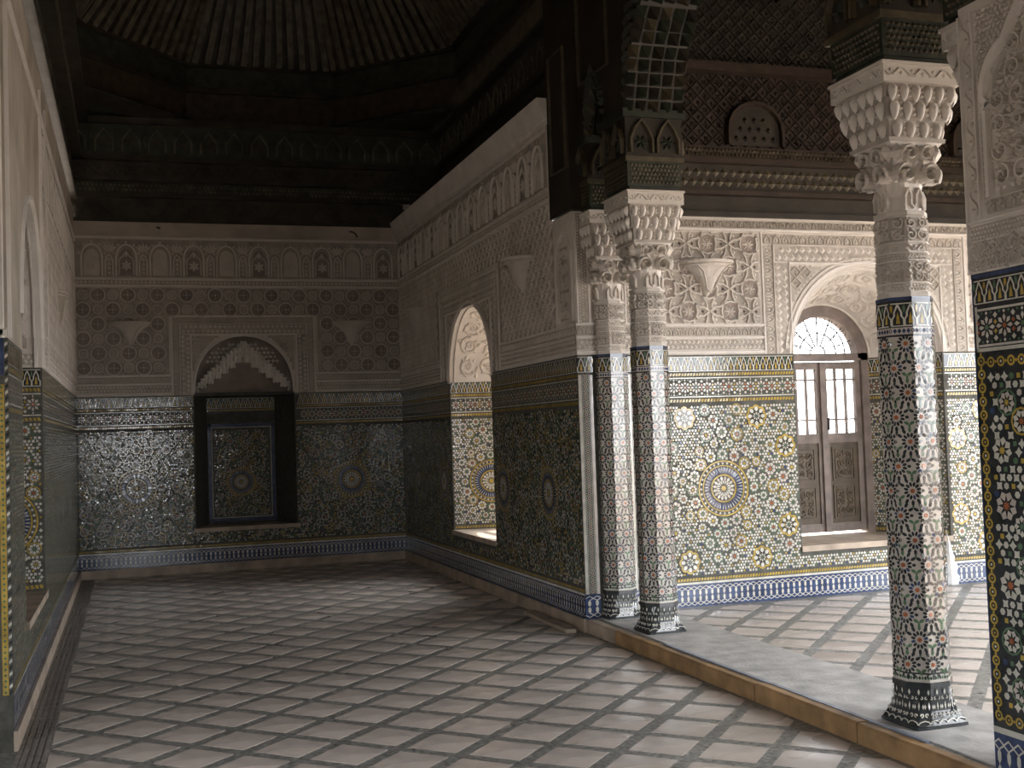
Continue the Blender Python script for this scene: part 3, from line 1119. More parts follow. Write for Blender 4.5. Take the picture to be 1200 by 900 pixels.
# ---- alcove back wall with the arched doorway window
AC, ARR, ASILL, ASPR = 6.24, .77, .54, 2.2
wa = G()
face_with_arch(wa, m_alc, PX1, 8.8, 0, 3.38, AC, ARR, ASILL, ASPR, ZT)
wall_alc = wa.build('wall_alcove_back', [PL, MO], None, 'structure', 'brightly lit alcove wall with a tile medallion and a deep arched window', 'wall')
ok_d = arch_ok(AC, ARR, ASILL - .06, ASPR, .02)
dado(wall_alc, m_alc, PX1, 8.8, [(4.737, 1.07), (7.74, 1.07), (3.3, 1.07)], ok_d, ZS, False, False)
reveal(wall_alc, m_alc, AC, ARR, .50, ASILL, ASPR, .78, ZT, True, (1, -1))
g = G()
plaster_bands(g, m_alc, PX1, 5.19)
plaster_bands(g, m_alc, 7.29, 8.8)
frame_bands(g, m_alc, 5.19, 7.29, ZT, 3.26, .27)
spandrel(g, m_alc, AC, ARR, ASPR, 2.99)
knots(g, m_alc, 3.98, 5.16, 2.47, 3.24, .197, .02, ALL, .022)
knots(g, m_alc, 7.34, 8.7, 2.47, 3.24, .197, .02, ALL, .022)
line_h(g, m_alc, PX1, 8.8, 3.265, .03, .03)
band_key(g, m_alc, PX1, 8.8, 3.285, 3.35, .012)
g.build('knotwork_carving', PM, wall_alc, 'stuff')

# ---- left wall with its arched recess
LC, LR, LSILL, LSPR = 8.46, .82, .56, 2.42
wl = G()
face_with_arch(wl, m_left, 6.77, YD, 0, 4.5, LC, LR, LSILL, LSPR, ZT)
for a, b in ((LC - LR, LC - LR), (LC + LR, LC + LR)):
    pass
wl.face([(XL, 6.77, 0), (-1.6, 6.77, 0), (-1.6, 6.77, ZT), (XL, 6.77, ZT)], 1)
wl.face([(XL, 6.77, ZT), (-1.6, 6.77, ZT), (-1.6, 6.77, 4.5), (XL, 6.77, 4.5)], 0)
wall_left = wl.build('wall_left', [PLR, MO], None, 'structure', 'left wall receding past a tall arched recess, tiled below and carved plaster above', 'wall')
ok_l = arch_ok(LC, LR, LSILL - .06, LSPR, .02)
dado(wall_left, m_left, 6.77, YD, [(10.3, 1.07), (11.65, 1.07), (13.0, 1.07), (14.3, 1.07)], ok_l)
reveal(wall_left, m_left, LC, LR, .74, LSILL, LSPR, .55, ZT, True, (1,))
g = G()
g.box((XL - .62, LC - .78, LSILL), (XL - .55, LC + .78, LSPR + .78))
g.build('blocking_shutter', DB, wall_left)  # added shutter, keeps daylight from the left off the right-hand wall
g = G()
ok_l2 = arch_ok(LC, LR, LSILL, LSPR, .12)
for u, ww in ((6.80, .03), (9.34, .035), (9.9, .02)):
    line_v(g, m_left, u, ZT, 4.3, ww, .02)
plaster_bands(g, m_left, 9.4, YD)
ribbon(g, m_left, arc(LC, LSPR, LR + .05, 0, pi, 24), .05, .018, 2)
strapwork(g, m_left, 9.5, YD, 2.47, 3.52, .2, .008)
line_h(g, m_left, 6.8, YD, 4.12, .04, .02)
line_h(g, m_left, 9.5, YD, 3.56, .03, .016)
frieze(g, m_left, 9.5, YD, 3.62, 4.1, .4, .01, wall_left)
g.build('wall_carving', PM, wall_left, 'stuff')
# face of the wall end on the left edge of the view
m_lend = lambda u, v, h: (u, 6.77 - h, v)
g = G()
rect(g, m_lend, -1.6, Z1, XL, ZT, .001, M_)
mv = lambda x, y, h: m_lend(y, x, h)
for k in range(58):
    v = .3 + k * .0325
    piece(g, m_lend, [(XL - .016, v), (XL - .001, v + .012), (XL - .001, v + .03), (XL - .016, v + .018)], HZ, W_ if k % 2 else K_)
rect(g, m_lend, XL - .05, .3, XL - .02, ZT - .25, .0018, Y_)
band_pips(g, mv, .3, ZT - .25, XL - .05, XL - .02, 1, .003, mi=G_)
field(g, m_lend, -1.2, XL - .06, .35, ZT - .25, [(-.9, 1.07)])
rect(g, m_lend, -1.6, 2.0, XL - .02, ZT, .0015, B_)
g.build('wall_end_mosaic', ZM, wall_left, 'stuff')
g = G()
line_v(g, m_lend, XL - .03, ZT, 4.4, .03)
line_v(g, m_lend, XL - .09, ZT + .05, 4.4, .015)
line_h(g, m_lend, -1.5, XL, ZT + .03, .05)
arabesque(g, m_lend, -1.2, XL - .12, 2.3, 4.2, .24)
g.build('wall_end_carving', PM, wall_left, 'stuff')

# ---- near pier on the right edge of the view
wn = G()
rect(wn, m_pier, -4.2, 0, YN, ZT, 0, 1)
rect(wn, m_pier, -4.2, ZT, YN, 3.34, 0, 0)
wn.face([(XR, YN, 0), (3.95, YN, 0), (3.95, YN, 3.34), (XR, YN, 3.34)], 0)
wn.face([(XR, YN, 3.34), (3.95, YN, 3.34), (3.95, -4.2, 3.34), (XR, -4.2, 3.34)], 0)
wall_near = wn.build('wall_right_near', [PL, MO], None, 'structure', 'near right pier with black and yellow star tiles under a carved plaster arch panel', 'wall')
g = G()
rect(g, m_pier, 3.0, .04, YN, .30, .001, B_)
band_blue(g, m_pier, 3.0, YN, .04, .285)
rect(g, m_pier, 3.0, .29, YN, .315, HZ, W_, 3)
g.build('skirting_mosaic', ZM, wall_near, 'stuff')
g = G()
mv = lambda x, y, h: m_pier(y, x, h)
rect(g, m_pier, 3.0, .315, YN, ZT, .0008, K_)


def chain(g, m, u0, u1, v0, v1):
    H = v1 - v0
    n = round((u1 - u0) / (H * 1.15))
    p = (u1 - u0) / n
    c = (v0 + v1) / 2
    for i in range(n):
        u = u0 + (i + .5) * p
        annulus(g, m, u, c, H * .26, H * .46, 10, HZ, Y_)
        ngon(g, m, u + p * .5, c, H * .16, 4, 0, HZ * 1.2, Y_)
        ngon(g, m, u, c, H * .12, 6, 0, HZ, W_ if i % 2 else Y_)


chain(g, mv, .335, 1.86, YN - .062, YN - .012)
chain(g, m_pier, 3.0, YN - .065, .33, .38)
chain(g, m_pier, 3.0, YN - .065, 1.80, 1.85)
rect(g, m_pier, YN - .009, .315, YN - .002, ZT, HZ, B_)
field(g, m_pier, 3.0, YN - .075, .40, 1.79, [(3.42, 1.07)], ALL, None, 1.1, .036)
rect(g, m_pier, 3.0, 1.87, YN - .02, 1.885, HZ, W_)
band_lace(g, m_pier, 3.0, YN - .03, 1.89, 2.05)
rect(g, m_pier, YN - .028, 1.87, YN - .015, 2.06, HZ, W_)
band_interlace(g, m_pier, 3.0, YN - .015, 2.07, 2.17)
rect(g, m_pier, 3.0, 2.18, YN, 2.197, HZ, B_, 3)
g.build('star_mosaic', ZM, wall_near, 'stuff')
g = G()
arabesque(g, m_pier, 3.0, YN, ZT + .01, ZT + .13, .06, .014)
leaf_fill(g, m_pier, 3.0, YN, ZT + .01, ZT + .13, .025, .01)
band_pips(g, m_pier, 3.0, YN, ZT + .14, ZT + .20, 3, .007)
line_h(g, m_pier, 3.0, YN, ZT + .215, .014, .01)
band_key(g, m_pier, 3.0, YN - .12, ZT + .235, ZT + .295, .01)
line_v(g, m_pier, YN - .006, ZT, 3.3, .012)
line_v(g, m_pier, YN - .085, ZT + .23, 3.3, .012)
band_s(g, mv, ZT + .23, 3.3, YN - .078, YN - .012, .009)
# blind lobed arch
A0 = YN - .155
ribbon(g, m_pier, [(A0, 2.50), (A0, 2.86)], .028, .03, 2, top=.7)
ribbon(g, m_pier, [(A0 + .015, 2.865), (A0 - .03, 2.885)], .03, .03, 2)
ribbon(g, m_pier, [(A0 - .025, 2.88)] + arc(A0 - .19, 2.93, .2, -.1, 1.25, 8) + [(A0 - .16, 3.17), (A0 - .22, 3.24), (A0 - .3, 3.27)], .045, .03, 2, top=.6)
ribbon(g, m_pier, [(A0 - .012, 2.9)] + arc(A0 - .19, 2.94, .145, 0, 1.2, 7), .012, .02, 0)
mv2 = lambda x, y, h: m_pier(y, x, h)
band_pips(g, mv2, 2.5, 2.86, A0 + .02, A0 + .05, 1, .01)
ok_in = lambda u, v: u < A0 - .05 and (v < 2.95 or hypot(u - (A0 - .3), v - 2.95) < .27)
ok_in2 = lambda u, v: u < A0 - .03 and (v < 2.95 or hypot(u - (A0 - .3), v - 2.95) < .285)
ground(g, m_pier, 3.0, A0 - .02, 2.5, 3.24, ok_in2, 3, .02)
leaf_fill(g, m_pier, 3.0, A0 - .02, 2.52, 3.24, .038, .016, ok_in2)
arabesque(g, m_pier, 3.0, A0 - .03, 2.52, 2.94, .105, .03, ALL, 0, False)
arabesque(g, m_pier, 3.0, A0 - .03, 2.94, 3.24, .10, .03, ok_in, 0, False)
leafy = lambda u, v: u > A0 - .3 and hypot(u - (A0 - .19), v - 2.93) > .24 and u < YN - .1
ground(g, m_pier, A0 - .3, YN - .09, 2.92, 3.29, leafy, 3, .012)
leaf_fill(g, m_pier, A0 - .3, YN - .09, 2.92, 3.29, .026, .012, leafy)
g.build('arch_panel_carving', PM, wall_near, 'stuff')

# ------------------------------------------------------------------ floors
def clip(P, a, b, c):
    """keep a*x+b*y<=c"""
    out = []
    for i in range(len(P)):
        p, q = P[i - 1], P[i]
        dp, dq = a * p[0] + b * p[1] - c, a * q[0] + b * q[1] - c
        if (dp <= 0) != (dq <= 0):
            t = dp / (dp - dq)
            out.append((p[0] + (q[0] - p[0]) * t, p[1] + (q[1] - p[1]) * t))
        if dq <= 0:
            out.append(q)
    return out


def area(P):
    return abs(sum(P[i - 1][0] * P[i][1] - P[i][0] * P[i - 1][1] for i in range(len(P)))) / 2


def tile_floor(parent, ox, oy, x0, x1, y0, y1, z, vis):
    hx, hy, th = .25, .263, .0016
    k = .785
    full = None
    rest = G()
    cnt = 0
    cells = []
    for i in range(int((x0 - ox) / hx) - 2, int((x1 - ox) / hx) + 3):
        for j in range(int((y0 - oy) / hy) - 2, int((y1 - oy) / hy) + 3):
            if (i + j) % 2 == 0:
                continue
            cells.append((ox + i * hx, oy + j * hy))
    cells.sort(key=lambda c: hypot(c[0], c[1]))
    for cx, cy in cells:
        P = [(cx - hx * k, cy), (cx, cy - hy * k), (cx + hx * k, cy), (cx, cy + hy * k)]
        Q = clip(clip(clip(clip(P, 1, 0, x1), -1, 0, -x0), 0, 1, y1), 0, -1, -y0)
        if len(Q) < 3 or area(Q) < .004:
            continue
        t = th + RN.uniform(-.0004, .0004)
        if not vis(cx, cy) or cnt >= 300:
            n = len(Q)
            rest.face([(x, y, z + t) for x, y in Q], 0)
            continue
        cnt += 1
        if area(Q) > .999 * area(P) and full:
            o = bpy.data.objects.new('floor_tile', full)
            COL.objects.link(o)
            o.parent = parent
            o.location = (cx, cy, z)
            o.rotation_euler = (RN.gauss(0, .0008), RN.gauss(0, .0008), 0)
        else:
            g = G()
            n = len(Q)
            loc = area(Q) > .999 * area(P)
            dx, dy, dz = (cx, cy, z) if loc else (0, 0, 0)
            e = .0015
            mx, my = sum(p[0] for p in Q) / n, sum(p[1] for p in Q) / n
            top = Q
            g.V = [(x - dx, y - dy, z + t - dz) for x, y in top] + [(x - dx, y - dy, z + t - .001 - dz) for x, y in Q] + [(x - dx, y - dy, z - .004 - dz) for x, y in Q]
            g.F = [tuple(range(n))] + [(i + l * n, (i + 1) % n + l * n, (i + 1) % n + n + l * n, i + n + l * n) for i in range(n) for l in (0, 1)]
            g.I = [0] * len(g.F)
            o = g.build('floor_tile', FT, parent)
            if loc:
                full = o.data
                o.location = (cx, cy, z)
    if rest.F:
        rest.build('distant_tiles', FT, parent, 'stuff')


g = G()
g.box((-1.6, -4.2, -.15), (XR + .03, YD + .3, 0))
floor_main = g.build('floor', FG, None, 'structure', 'main room floor of cream diamond tiles divided by grey mosaic strips', 'floor')
tile_floor(floor_main, -.23, 6.475, -.44, 3.36, -3.9, YD - .05, 0, lambda x, y: y > 5.0)
g = G()
for k in range(5):
    a = XL + .018 + k * .034
    g.box((a, -4, 0), (a + .024, YD - .03, .004 + .001 * (k % 2)))
g.build('border_strips', mat('border_strip_grey', (.235, .21, .19), .45, .25, 14, .2, 80, .4), floor_main, 'stuff')

g = G()
g.box((XR + .06, 2.5, -.1), (9.0, YA + .02, ZS))
floor_alc = g.build('floor_alcove', FG, None, 'structure', 'raised alcove floor of pale diamond tiles behind the columns', 'floor')
tile_floor(floor_alc, 4.99, 8.089, 4.1, 8.78, 3.95, YA - .12, ZS, lambda x, y: True)
g = G()
g.box((3.49, YN, ZS - .02), (4.09, YC, ZS + .008))
g.build('worn_threshold', CO, floor_alc)
g = G()
g.box((3.46, 4.6, ZS - .02), (3.487, 7.4, ZS + .010))
g.build('edging_strip', mat('bluish_edging', (.24, .26, .31), .4, .2, 12, .2), floor_alc)
step = empty('alcove_step', (XR, 6.4, 0), label='low ochre stone kerb running under the columns up to the alcove', cat='step', kind='structure')
ys = [YN - .1, 5.05, 6.05, 7.3, 8.1, YC]
for a, b in zip(ys, ys[1:]):
    g = G()
    e = .012
    x0, x1 = XR + RN.uniform(-.004, .004), 3.46
    y0, y1 = a + .003, b - .003
    zt = ZS + RN.uniform(0, .006)
    prof = [(x0, -.02), (x0, zt - e), (x0 + e, zt), (x1, zt)]
    g.grid([[(x - XR, y0 - 6.4, z) for x, z in prof], [(x - XR, y1 - 6.4, z) for x, z in prof]], 0)
    for y in (y0, y1):
        g.face([(x - XR, y - 6.4, z) for x, z in prof] + [(x1 - XR, y - 6.4, -.02)])
    g.build('kerb_stone', OC if a < 8 else CS, step)

# ------------------------------------------------------------------ columns
def rpoly(th, n, A):
    q = 2 * pi / n
    return A / cos((th + q / 2) % q - q / 2)


def shape(th, k, A):
    """k 0 = octagon, 1 = square"""
    a, b = rpoly(th, 8, A), min(rpoly(th, 4, A), A * 1.36)
    return a + (b - a) * k


CA = .128


def col_r(th, z):
    # (z, blend to square, half width)
    T = ((0.0, 1, .150), (.022, 1, .150), (.024, 1, .146), (.05, .8, .139), (.09, .5, .131), (.14, .2, .127), (.2, .05, .1275), (.202, 0, CA + .004), (.225, 0, CA + .004), (.227, 0, CA), (2.10, 0, CA))
    for (z0, k0, a0), (z1, k1, a1) in zip(T, T[1:]):
        if z <= z1:
            t = (z - z0) / (z1 - z0) if z1 > z0 else 0
            return shape(th, k0 + (k1 - k0) * t, a0 + (a1 - a0) * t)
    return shape(th, 0, CA)


THS = sorted(set([2 * pi * i / 8 + pi / 8 for i in range(8)] + [2 * pi * i / 16 for i in range(16)] + [2 * pi * i / 32 for i in range(32)]))


def loft(g, prof, mi=0, cap=False):
    """prof: (z, k, A) rows"""
    rows = [[(shape(t, k, A) * cos(t), shape(t, k, A) * sin(t), z) for t in THS] for z, k, A in prof]
    g.grid(rows, mi, True)
    if cap:
        g.face(rows[0], mi)
        g.face(rows[-1], mi)


def m_col(u, v, h):
    r = col_r(u, v) + h
    return (r * cos(u), r * sin(u), v)


def m_colk(k, A):
    def f(u, v, h):
        r = shape(u, k, A) + h
        return (r * cos(u), r * sin(u), v)
    return f


def make_column():
    root = empty('column')
    g = G()
    loft(g, [(0, 1, .150), (.022, 1, .150), (.024, 1, .146), (.05, .8, .139), (.09, .5, .131), (.14, .2, .127), (.2, .05, .1275)], K_, True)
    p = g.build('plinth', ZM, root)
    g = G()
    mc = lambda x, y, h: m_col(x / .14, y, h + .006)
    NP = 20
    C = pi * .14 / NP
    for i in range(NP):
        U = 2 * C * (i + .5)
        for sg in (-1, 1):
            spiral(g, mc, U + sg * C * .48, .075, C * .42, -pi / 2, .9, sg, .0055, .0025, W_, 9)
            spiral(g, mc, U + sg * C * .5, .15, C * .36, pi / 2, .8, -sg, .005, .0025, W_, 9)
            ribbon(g, mc, [(U, .035), (U + sg * C * .3, .045), (U + sg * C, .05)], .005, .0025, W_, top=.8)
            piece(g, mc, [(U + sg * C * .8, .10), (U + sg * C * 1.0, .112), (U + sg * C * .8, .124), (U + sg * C * .6, .112)], .0025, W_)
        piece(g, mc, [(U, .095), (U + C * .2, .115), (U, .135), (U - C * .2, .115)], .0025, W_)
        piece(g, mc, [(U, .165), (U + C * .25, .18), (U, .195), (U - C * .25, .18)], .0025, W_)
    g.build('plinth_scrollwork', ZM, p, 'stuff')
    g = G()
    loft(g, [(.2, 0, CA + .004), (.226, 0, CA + .004), (.228, 0, CA), (2.10, 0, CA), (2.10, 0, .1)], P_)
    loft(g, [(.2, 0, CA + .003), (.2, 0, CA + .0065), (.226, 0, CA + .0065), (.226, 0, CA)], K_)
    s = g.build('shaft', ZM, root)
    # star mosaic on the shaft: 12-fold stars in staggered rows, one per face
    g = G()
    fw = 2 * CA * tan(pi / 8)

    def ms(u, v, h):
        k = floor(u / fw + .5)
        th = k * pi / 4
        loc = u - k * fw
        A = CA + h
        return (A * cos(th) - loc * sin(th), A * sin(th) + loc * cos(th), v)

    pv = .240
    su = 8 * fw / 7
    vtop = 1.90
    v = .31
    row = 0
    while v < vtop - .01:
        for k in range(7):
            u = (k + (.5 if row % 2 else 0)) * su
            sy = 1.06
            r = su * .5
            ngon(g, ms, u, v, r * .19, 8, 0, .0022, R_)
            for i in range(12):
                a = 2 * pi * (i + .5) / 12
                hexpetal(g, ms, u, v, a, r * .30, r * .70, r * .215, .0022, (B_ if RN.random() < .1 else K_), sy)
                a2 = a - pi / 12
                if abs(sin(a2)) > .2 or cos(a2) > 0:
                    vv = v + sy * r * 1.1 * sin(a2)
                    if vv < vtop:
                        hexpetal(g, ms, u, v, a2, r * .66, r * (1.0 if abs(sin(a2)) < .2 else 1.14), r * .25, .0022, (K_, K_, K_, G_)[i % 4], sy)
            for sg in (-1, 1):
                for ss in (-1, 1):
                    if v + ss * pv * .2 < vtop:
                        ngon(g, ms, u + sg * su * .5, v + ss * pv * .185, r * .12, 4, 0, .0022, (G_, K_)[row % 2], 1.4)
        v += pv / 2
        row += 1
    mperi = lambda u, v, h: ms(u, v, h)
    P8 = 8 * fw
    rect(g, ms, 0, .232, P8, .262, .001, W_, 64)
    for i in range(64):
        u = (i + .5) * P8 / 64
        piece(g, ms, [(u - .007, .247), (u, .236), (u + .007, .247), (u, .258)], .002, G_ if i % 2 else K_)
    rect(g, ms, 0, .264, P8, .272, .002, K_, 64)
    rect(g, ms, 0, 1.905, P8, 1.915, .002, K_, 64)
    for i in range(40):
        u = (i + .5) * P8 / 40
        piece(g, ms, [(u - .010, 1.933), (u, 1.92), (u + .010, 1.933), (u, 1.946)], .002, B_)
    rect(g, ms, 0, 1.95, P8, 2.085, .001, K_, 64)
    band_interlace(g, lambda a, b, h: ms(a, b, h + .001), 0, P8, 1.955, 2.07)
    rect(g, ms, 0, 2.085, P8, 2.1, .0025, B_, 64)
    g.build('shaft_star_mosaic', ZM, s, 'stuff')
    # carved necking
    g = G()
    NA_ = .117
    loft(g, [(2.10, 0, NA_ + .005), (2.12, 0, NA_ + .005), (2.125, 0, NA_), (2.5, 0, NA_ - .006), (2.505, 0, NA_ + .005), (2.525, 0, NA_ + .005), (2.53, 0, .1)], 0)
    n = g.build('necking', PL, root)
    g = G()
    mm = lambda u, v, h: (lambda r: (r * cos(u / NA_), r * sin(u / NA_), v))(shape(u / NA_, 0, NA_) + h)
    per = 2 * pi * NA_
    band_pips(g, mm, 0, per, 2.13, 2.165, 2, .006)
    arabesque(g, mm, 0, per, 2.175, 2.275, .052, .011)
    band_pips(g, mm, 0, per, 2.285, 2.315, 2, .006)
    band_s(g, mm, 0, per, 2.325, 2.365, .008)
    arabesque(g, mm, 0, per, 2.375, 2.495, .06, .011)
    for z in (2.17, 2.28, 2.32, 2.37):
        ribbon(g, mm, [(per * i / 32, z) for i in range(33)], .008, .009, 2)
    g.build('necking_carving', PM, n, 'stuff')
    # lower capital: bell with scrolls
    g = G()
    loft(g, [(2.525, 0, .098), (2.60, 0, .100), (2.68, .3, .106), (2.76, .6, .122), (2.83, .9, .142), (2.86, 1, .160)], 0)
    b = g.build('capital_bell', PLW, root)
    g = G()
    for f in range(4):
        th0 = f * pi / 2
        c, s_ = cos(th0), sin(th0)

        def mf(x, z, h, d=None):
            # face-local: x along the face, z height, h out of the bell surface
            t = min(1, max(0, (z - 2.55) / .3))
            A = .098 + .052 * t ** 1.6 + h
            return (A * c - x * s_, A * s_ + x * c, z)

        # serpentine strap and flutes
        ribbon(g, mf, [(-.05, 2.54), (-.05, 2.60), (-.03, 2.635), (-.015, 2.60), (-.015, 2.56), (0, 2.545), (.015, 2.56), (.015, 2.60), (.03, 2.635), (.05, 2.60), (.05, 2.54)], .017, .018, 0)
        for sg in (-1, 1):
            # large volute as a coil
            for (x, z, R0, tw) in ((.068, 2.70, .058, .07), (.048, 2.80, .046, .045)):
                N = 22
                rows = []
                for i in range(N + 1):
                    t = i / N
                    a = (-.6 + t * 2 * pi * 1.35)
                    rr = R0 * (1 - .78 * t)
                    px, pz = x + rr * cos(a), z + rr * sin(a)
                    w_ = R0 * .40 * (1 - .5 * t)
                    dirx, dirz = cos(a), sin(a)
                    hh = tw * (.75 + .25 * t)
                    rows.append([mf(sg * (px + dirx * w_ * .5), pz + dirz * w_ * .5, -.01), mf(sg * (px + dirx * w_ * .45), pz + dirz * w_ * .45, hh * .75), mf(sg * px, pz, hh), mf(sg * (px - dirx * w_ * .45), pz - dirz * w_ * .45, hh * .75), mf(sg * (px - dirx * w_ * .5), pz - dirz * w_ * .5, -.01)])
                g.grid(rows, 0)
            leaf(g, mf, sg * .015, 2.66, pi / 2 - sg * .3, .12, .05, .03, 0)
            leaf(g, mf, sg * .105, 2.76, pi / 2 - sg * .1, .09, .06, .04, 0)
        leaf(g, mf, 0, 2.74, pi / 2, .11, .05, .04, 0)
    g.build('capital_scrolls', PM, b, 'stuff', smooth=False)
    # muqarnas block
    g = G()
    loft(g, [(2.855, 1, .168), (2.875, 1, .172), (2.88, 1, .160), (2.96, 1, .172), (2.97, 1, .190), (3.05, 1, .198), (3.06, 1, .208), (3.13, 1, .213), (3.135, 1, .2)], 0)
    q = g.build('stalactite_block', PLG, root)
    g = G()
    gp = G()
    for f in range(4):
        th0 = f * pi / 2
        c, s_ = cos(th0), sin(th0)

        def mq(x, z, h):
            A = (.162 if z < 2.965 else .192 if z < 3.055 else .209) + h
            return (A * c - x * s_, A * s_ + x * c, z)
        for tier, (z0, z1, n_, hw) in enumerate(((2.88, 2.965, 4, .155), (2.965, 3.055, 5, .185), (3.05, 3.13, 6, .203))):
            st = 2 * hw / n_
            for i in range(n_):
                x = -hw + (i + .5) * st
                H_ = z1 - z0
                rings = []
                for q_, hh in ((1, .001), (.82, .014), (.55, .026), (.25, .033)):
                    ring_ = []
                    for w_ in range(12):
                        t_ = 2 * pi * w_ / 12
                        px = .33 * sin(t_) * (1 - .28 * cos(t_))
                        pz = .42 - .60 * cos(t_) if cos(t_) > 0 else .42 - .52 * cos(t_)
                        pz = .40 + (pz - .40) * q_
                        zz = z0 + pz * H_
                        A_ = (.162, .192, .209)[tier] + hh * (.75 + .4 * pz)
                        X_ = x + px * q_ * st
                        ring_.append((A_ * c - X_ * s_, A_ * s_ + X_ * c, zz))
                    rings.append(ring_)
                gp.grid(rings, 0, True)
                gp.face(rings[-1], 0)
                if i < n_ - 1:
                    for r_ in range(3):
                        pip(g, mq, x + st * .5, z0 + H_ * (.2 + .3 * r_), st * .2, H_ * .15, .014, 0)
        mk = lambda x, z, h: ((.2235 + h) * c - x * s_, (.2235 + h) * s_ + x * c, z)
        band_s(g, mk, -.215, .215, 3.15, 3.205, .008)
    g.build('stalactite_carving', PM, q, 'stuff')
    gp.build('stalactite_petals', PLW, q, 'stuff', smooth=True)
    g = G()
    for a, z0, z1 in ((.2235, 3.13, 3.215), (.232, 3.215, 3.23)):
        g.box((-a, -a, z0), (a, a, z1))
    g.build('abacus', PL, root)
    return root


col0 = make_column()
cols = [(3.69, 4.91, 'free-standing star-tiled column nearest the camera, beside the near right pier'),
        (3.67, 7.90, 'free-standing star-tiled column standing just in front of the far wall end'),
        (3.68, 8.665, 'star-tiled half column set into the end of the right-hand wall'),
        (3.69, 4.04, 'half column on the near pier with only part of its white capital showing')]
for i, (x, y, lab) in enumerate(cols):
    o = col0 if i == 0 else copy_tree(col0)
    o.location = (x, y, ZS)
    tag(o, lab, 'column', 'tiled columns of the arcade')

# ------------------------------------------------------------------ wall brackets
def bracket(name, m_, u, ztop, lab, ds=1.0, mt=None):
    m = lambda a, b, h: m_(a, b, h * ds)
    g = G()
    rows = []
    for t, wd, dp in ((0, .25, .20), (.06, .25, .20), (.10, .225, .17), (.25, .165, .13), (.45, .10, .10), (.65, .07, .085), (.85, .045, .06), (1, .006, .012)):
        z = ztop - .30 * t
        rows.append([m(u + wd * cos(pi * i / 12), z, .004 + dp * sin(pi * i / 12)) for i in range(13)])
    g.grid(rows, 0)
    g.face(rows[0], 0)
    o = g.build('bracket_body', mt or PL)
    root = empty(name, label=lab, cat='bracket', group='plaster wall brackets')
    o.parent = root
    g = G()
    for wd, dp, dz in ((.255, .205, -.01), (.232, .178, -.04)):
        P = [m(u + wd * cos(pi * i / 12), ztop + dz, dp * sin(pi * i / 12) + .006) for i in range(13)]
        P2 = [m(u + wd * .96 * cos(pi * i / 12), ztop + dz - .015, dp * .96 * sin(pi * i / 12) + .006) for i in range(13)]
        P3 = [m(u + wd * .9 * cos(pi * i / 12), ztop + dz, dp * .9 * sin(pi * i / 12) + .006) for i in range(13)]
        g.grid([P3, P, P2], 0)
    g.build('rim', PL, root)
    g = G()
    for sg in (-1, 1):
        mm = lambda x, y, h: m(x, y, .07 + .11 * max(0, (y - ztop + .3) / .3) + h)
        ribbon(g, mm, [(u + sg * .15, ztop - .05), (u + sg * .09, ztop - .10), (u + sg * .06, ztop - .17), (u + sg * .035, ztop - .24), (u, ztop - .27)], .014, .014, 0)
    g.build('carved_stems', PL, root)


bracket('wall_bracket', m_back, .01, 3.11, 'plaster bracket on the far wall, left of its arched recess')
bracket('wall_bracket', m_back, 2.745, 3.11, 'plaster bracket on the far wall, right of its arched recess')
bracket('wall_bracket', m_right, 9.88, 3.16, 'plaster bracket on the right-hand wall between its window and the columns')
bracket('wall_bracket', m_right, 13.95, 3.16, 'plaster bracket on the right-hand wall close to the far corner')
bracket('wall_bracket', m_alc, 4.645, 2.99, 'pale plaster bracket on the lit alcove wall above the tile medallion')
bracket('wall_bracket', m_left, 11.6, 3.05, 'plaster bracket on the left wall beyond the tall recess', .45, PLR)

# ------------------------------------------------------------------ arched double door in the alcove wall
DY = YA + .80
door = empty('door_1', (AC, DY, ASILL), label='arched wooden double door with blown-out glass panes in the alcove wall', cat='door', kind='structure')
RB = .50
g = G()
N = 20


def arch_bar(g, r0, r1, y0, y1, z, n=N):
    for i in range(n):
        a, b = pi * i / n, pi * (i + 1) / n
        P = [(r * cos(t), z + r * sin(t)) for r in (r0, r1) for t in (a, b)]
        for y in (y0, y1):
            g.face([(P[0][0], y, P[0][1]), (P[1][0], y, P[1][1]), (P[3][0], y, P[3][1]), (P[2][0], y, P[2][1])])
        for k in (0, 2):
            g.face([(P[k][0], y0, P[k][1]), (P[k + 1][0], y0, P[k + 1][1]), (P[k + 1][0], y1, P[k + 1][1]), (P[k][0], y1, P[k][1])])


SPD = ASPR - ASILL
arch_bar(g, .40, RB + .02, -.05, .07, SPD)
for sg in (-1, 1):
    g.box((min(sg * .43, sg * (RB + .02)), -.05, 0), (max(sg * .43, sg * (RB + .02)), .07, SPD))
g.box((-RB, -.05, SPD - .02), (RB, .07, SPD + .05))
g.build('door_frame', DF, door)
# fanlight grille
g = G()
for k in range(1, 8):
    a = pi * k / 8
    g.bar((.08 * cos(a), .02, SPD + .05 + .08 * sin(a)), (.39 * cos(a), .02, SPD + .03 + .38 * sin(a)), .010, .012, (0, 1, 0))
for r in (.08, .2, .3):
    P = [(r * cos(pi * i / 14), .02, SPD + .05 + r * sin(pi * i / 14)) for i in range(15)]
    for a, b in zip(P, P[1:]):
        g.bar(a, b, .010, .012, (0, 1, 0))
for k in range(8):
    a = pi * (k + .5) / 8
    for r in (.25, .345):
        P = [(r * cos(a) + .03 * cos(t * pi / 4), .02, SPD + .05 + r * sin(a) + .03 * sin(t * pi / 4)) for t in range(9)]
        for p_, q_ in zip(P, P[1:]):
            g.bar(p_, q_, .006, .008, (0, 1, 0))
g.build('fanlight_grille', IR, door, 'stuff')
g = G()
g.face([(.41 * cos(pi * i / 16), .03, SPD + .04 + .41 * sin(pi * i / 16)) for i in range(17)])
g.build('fanlight_pane', GL, door)
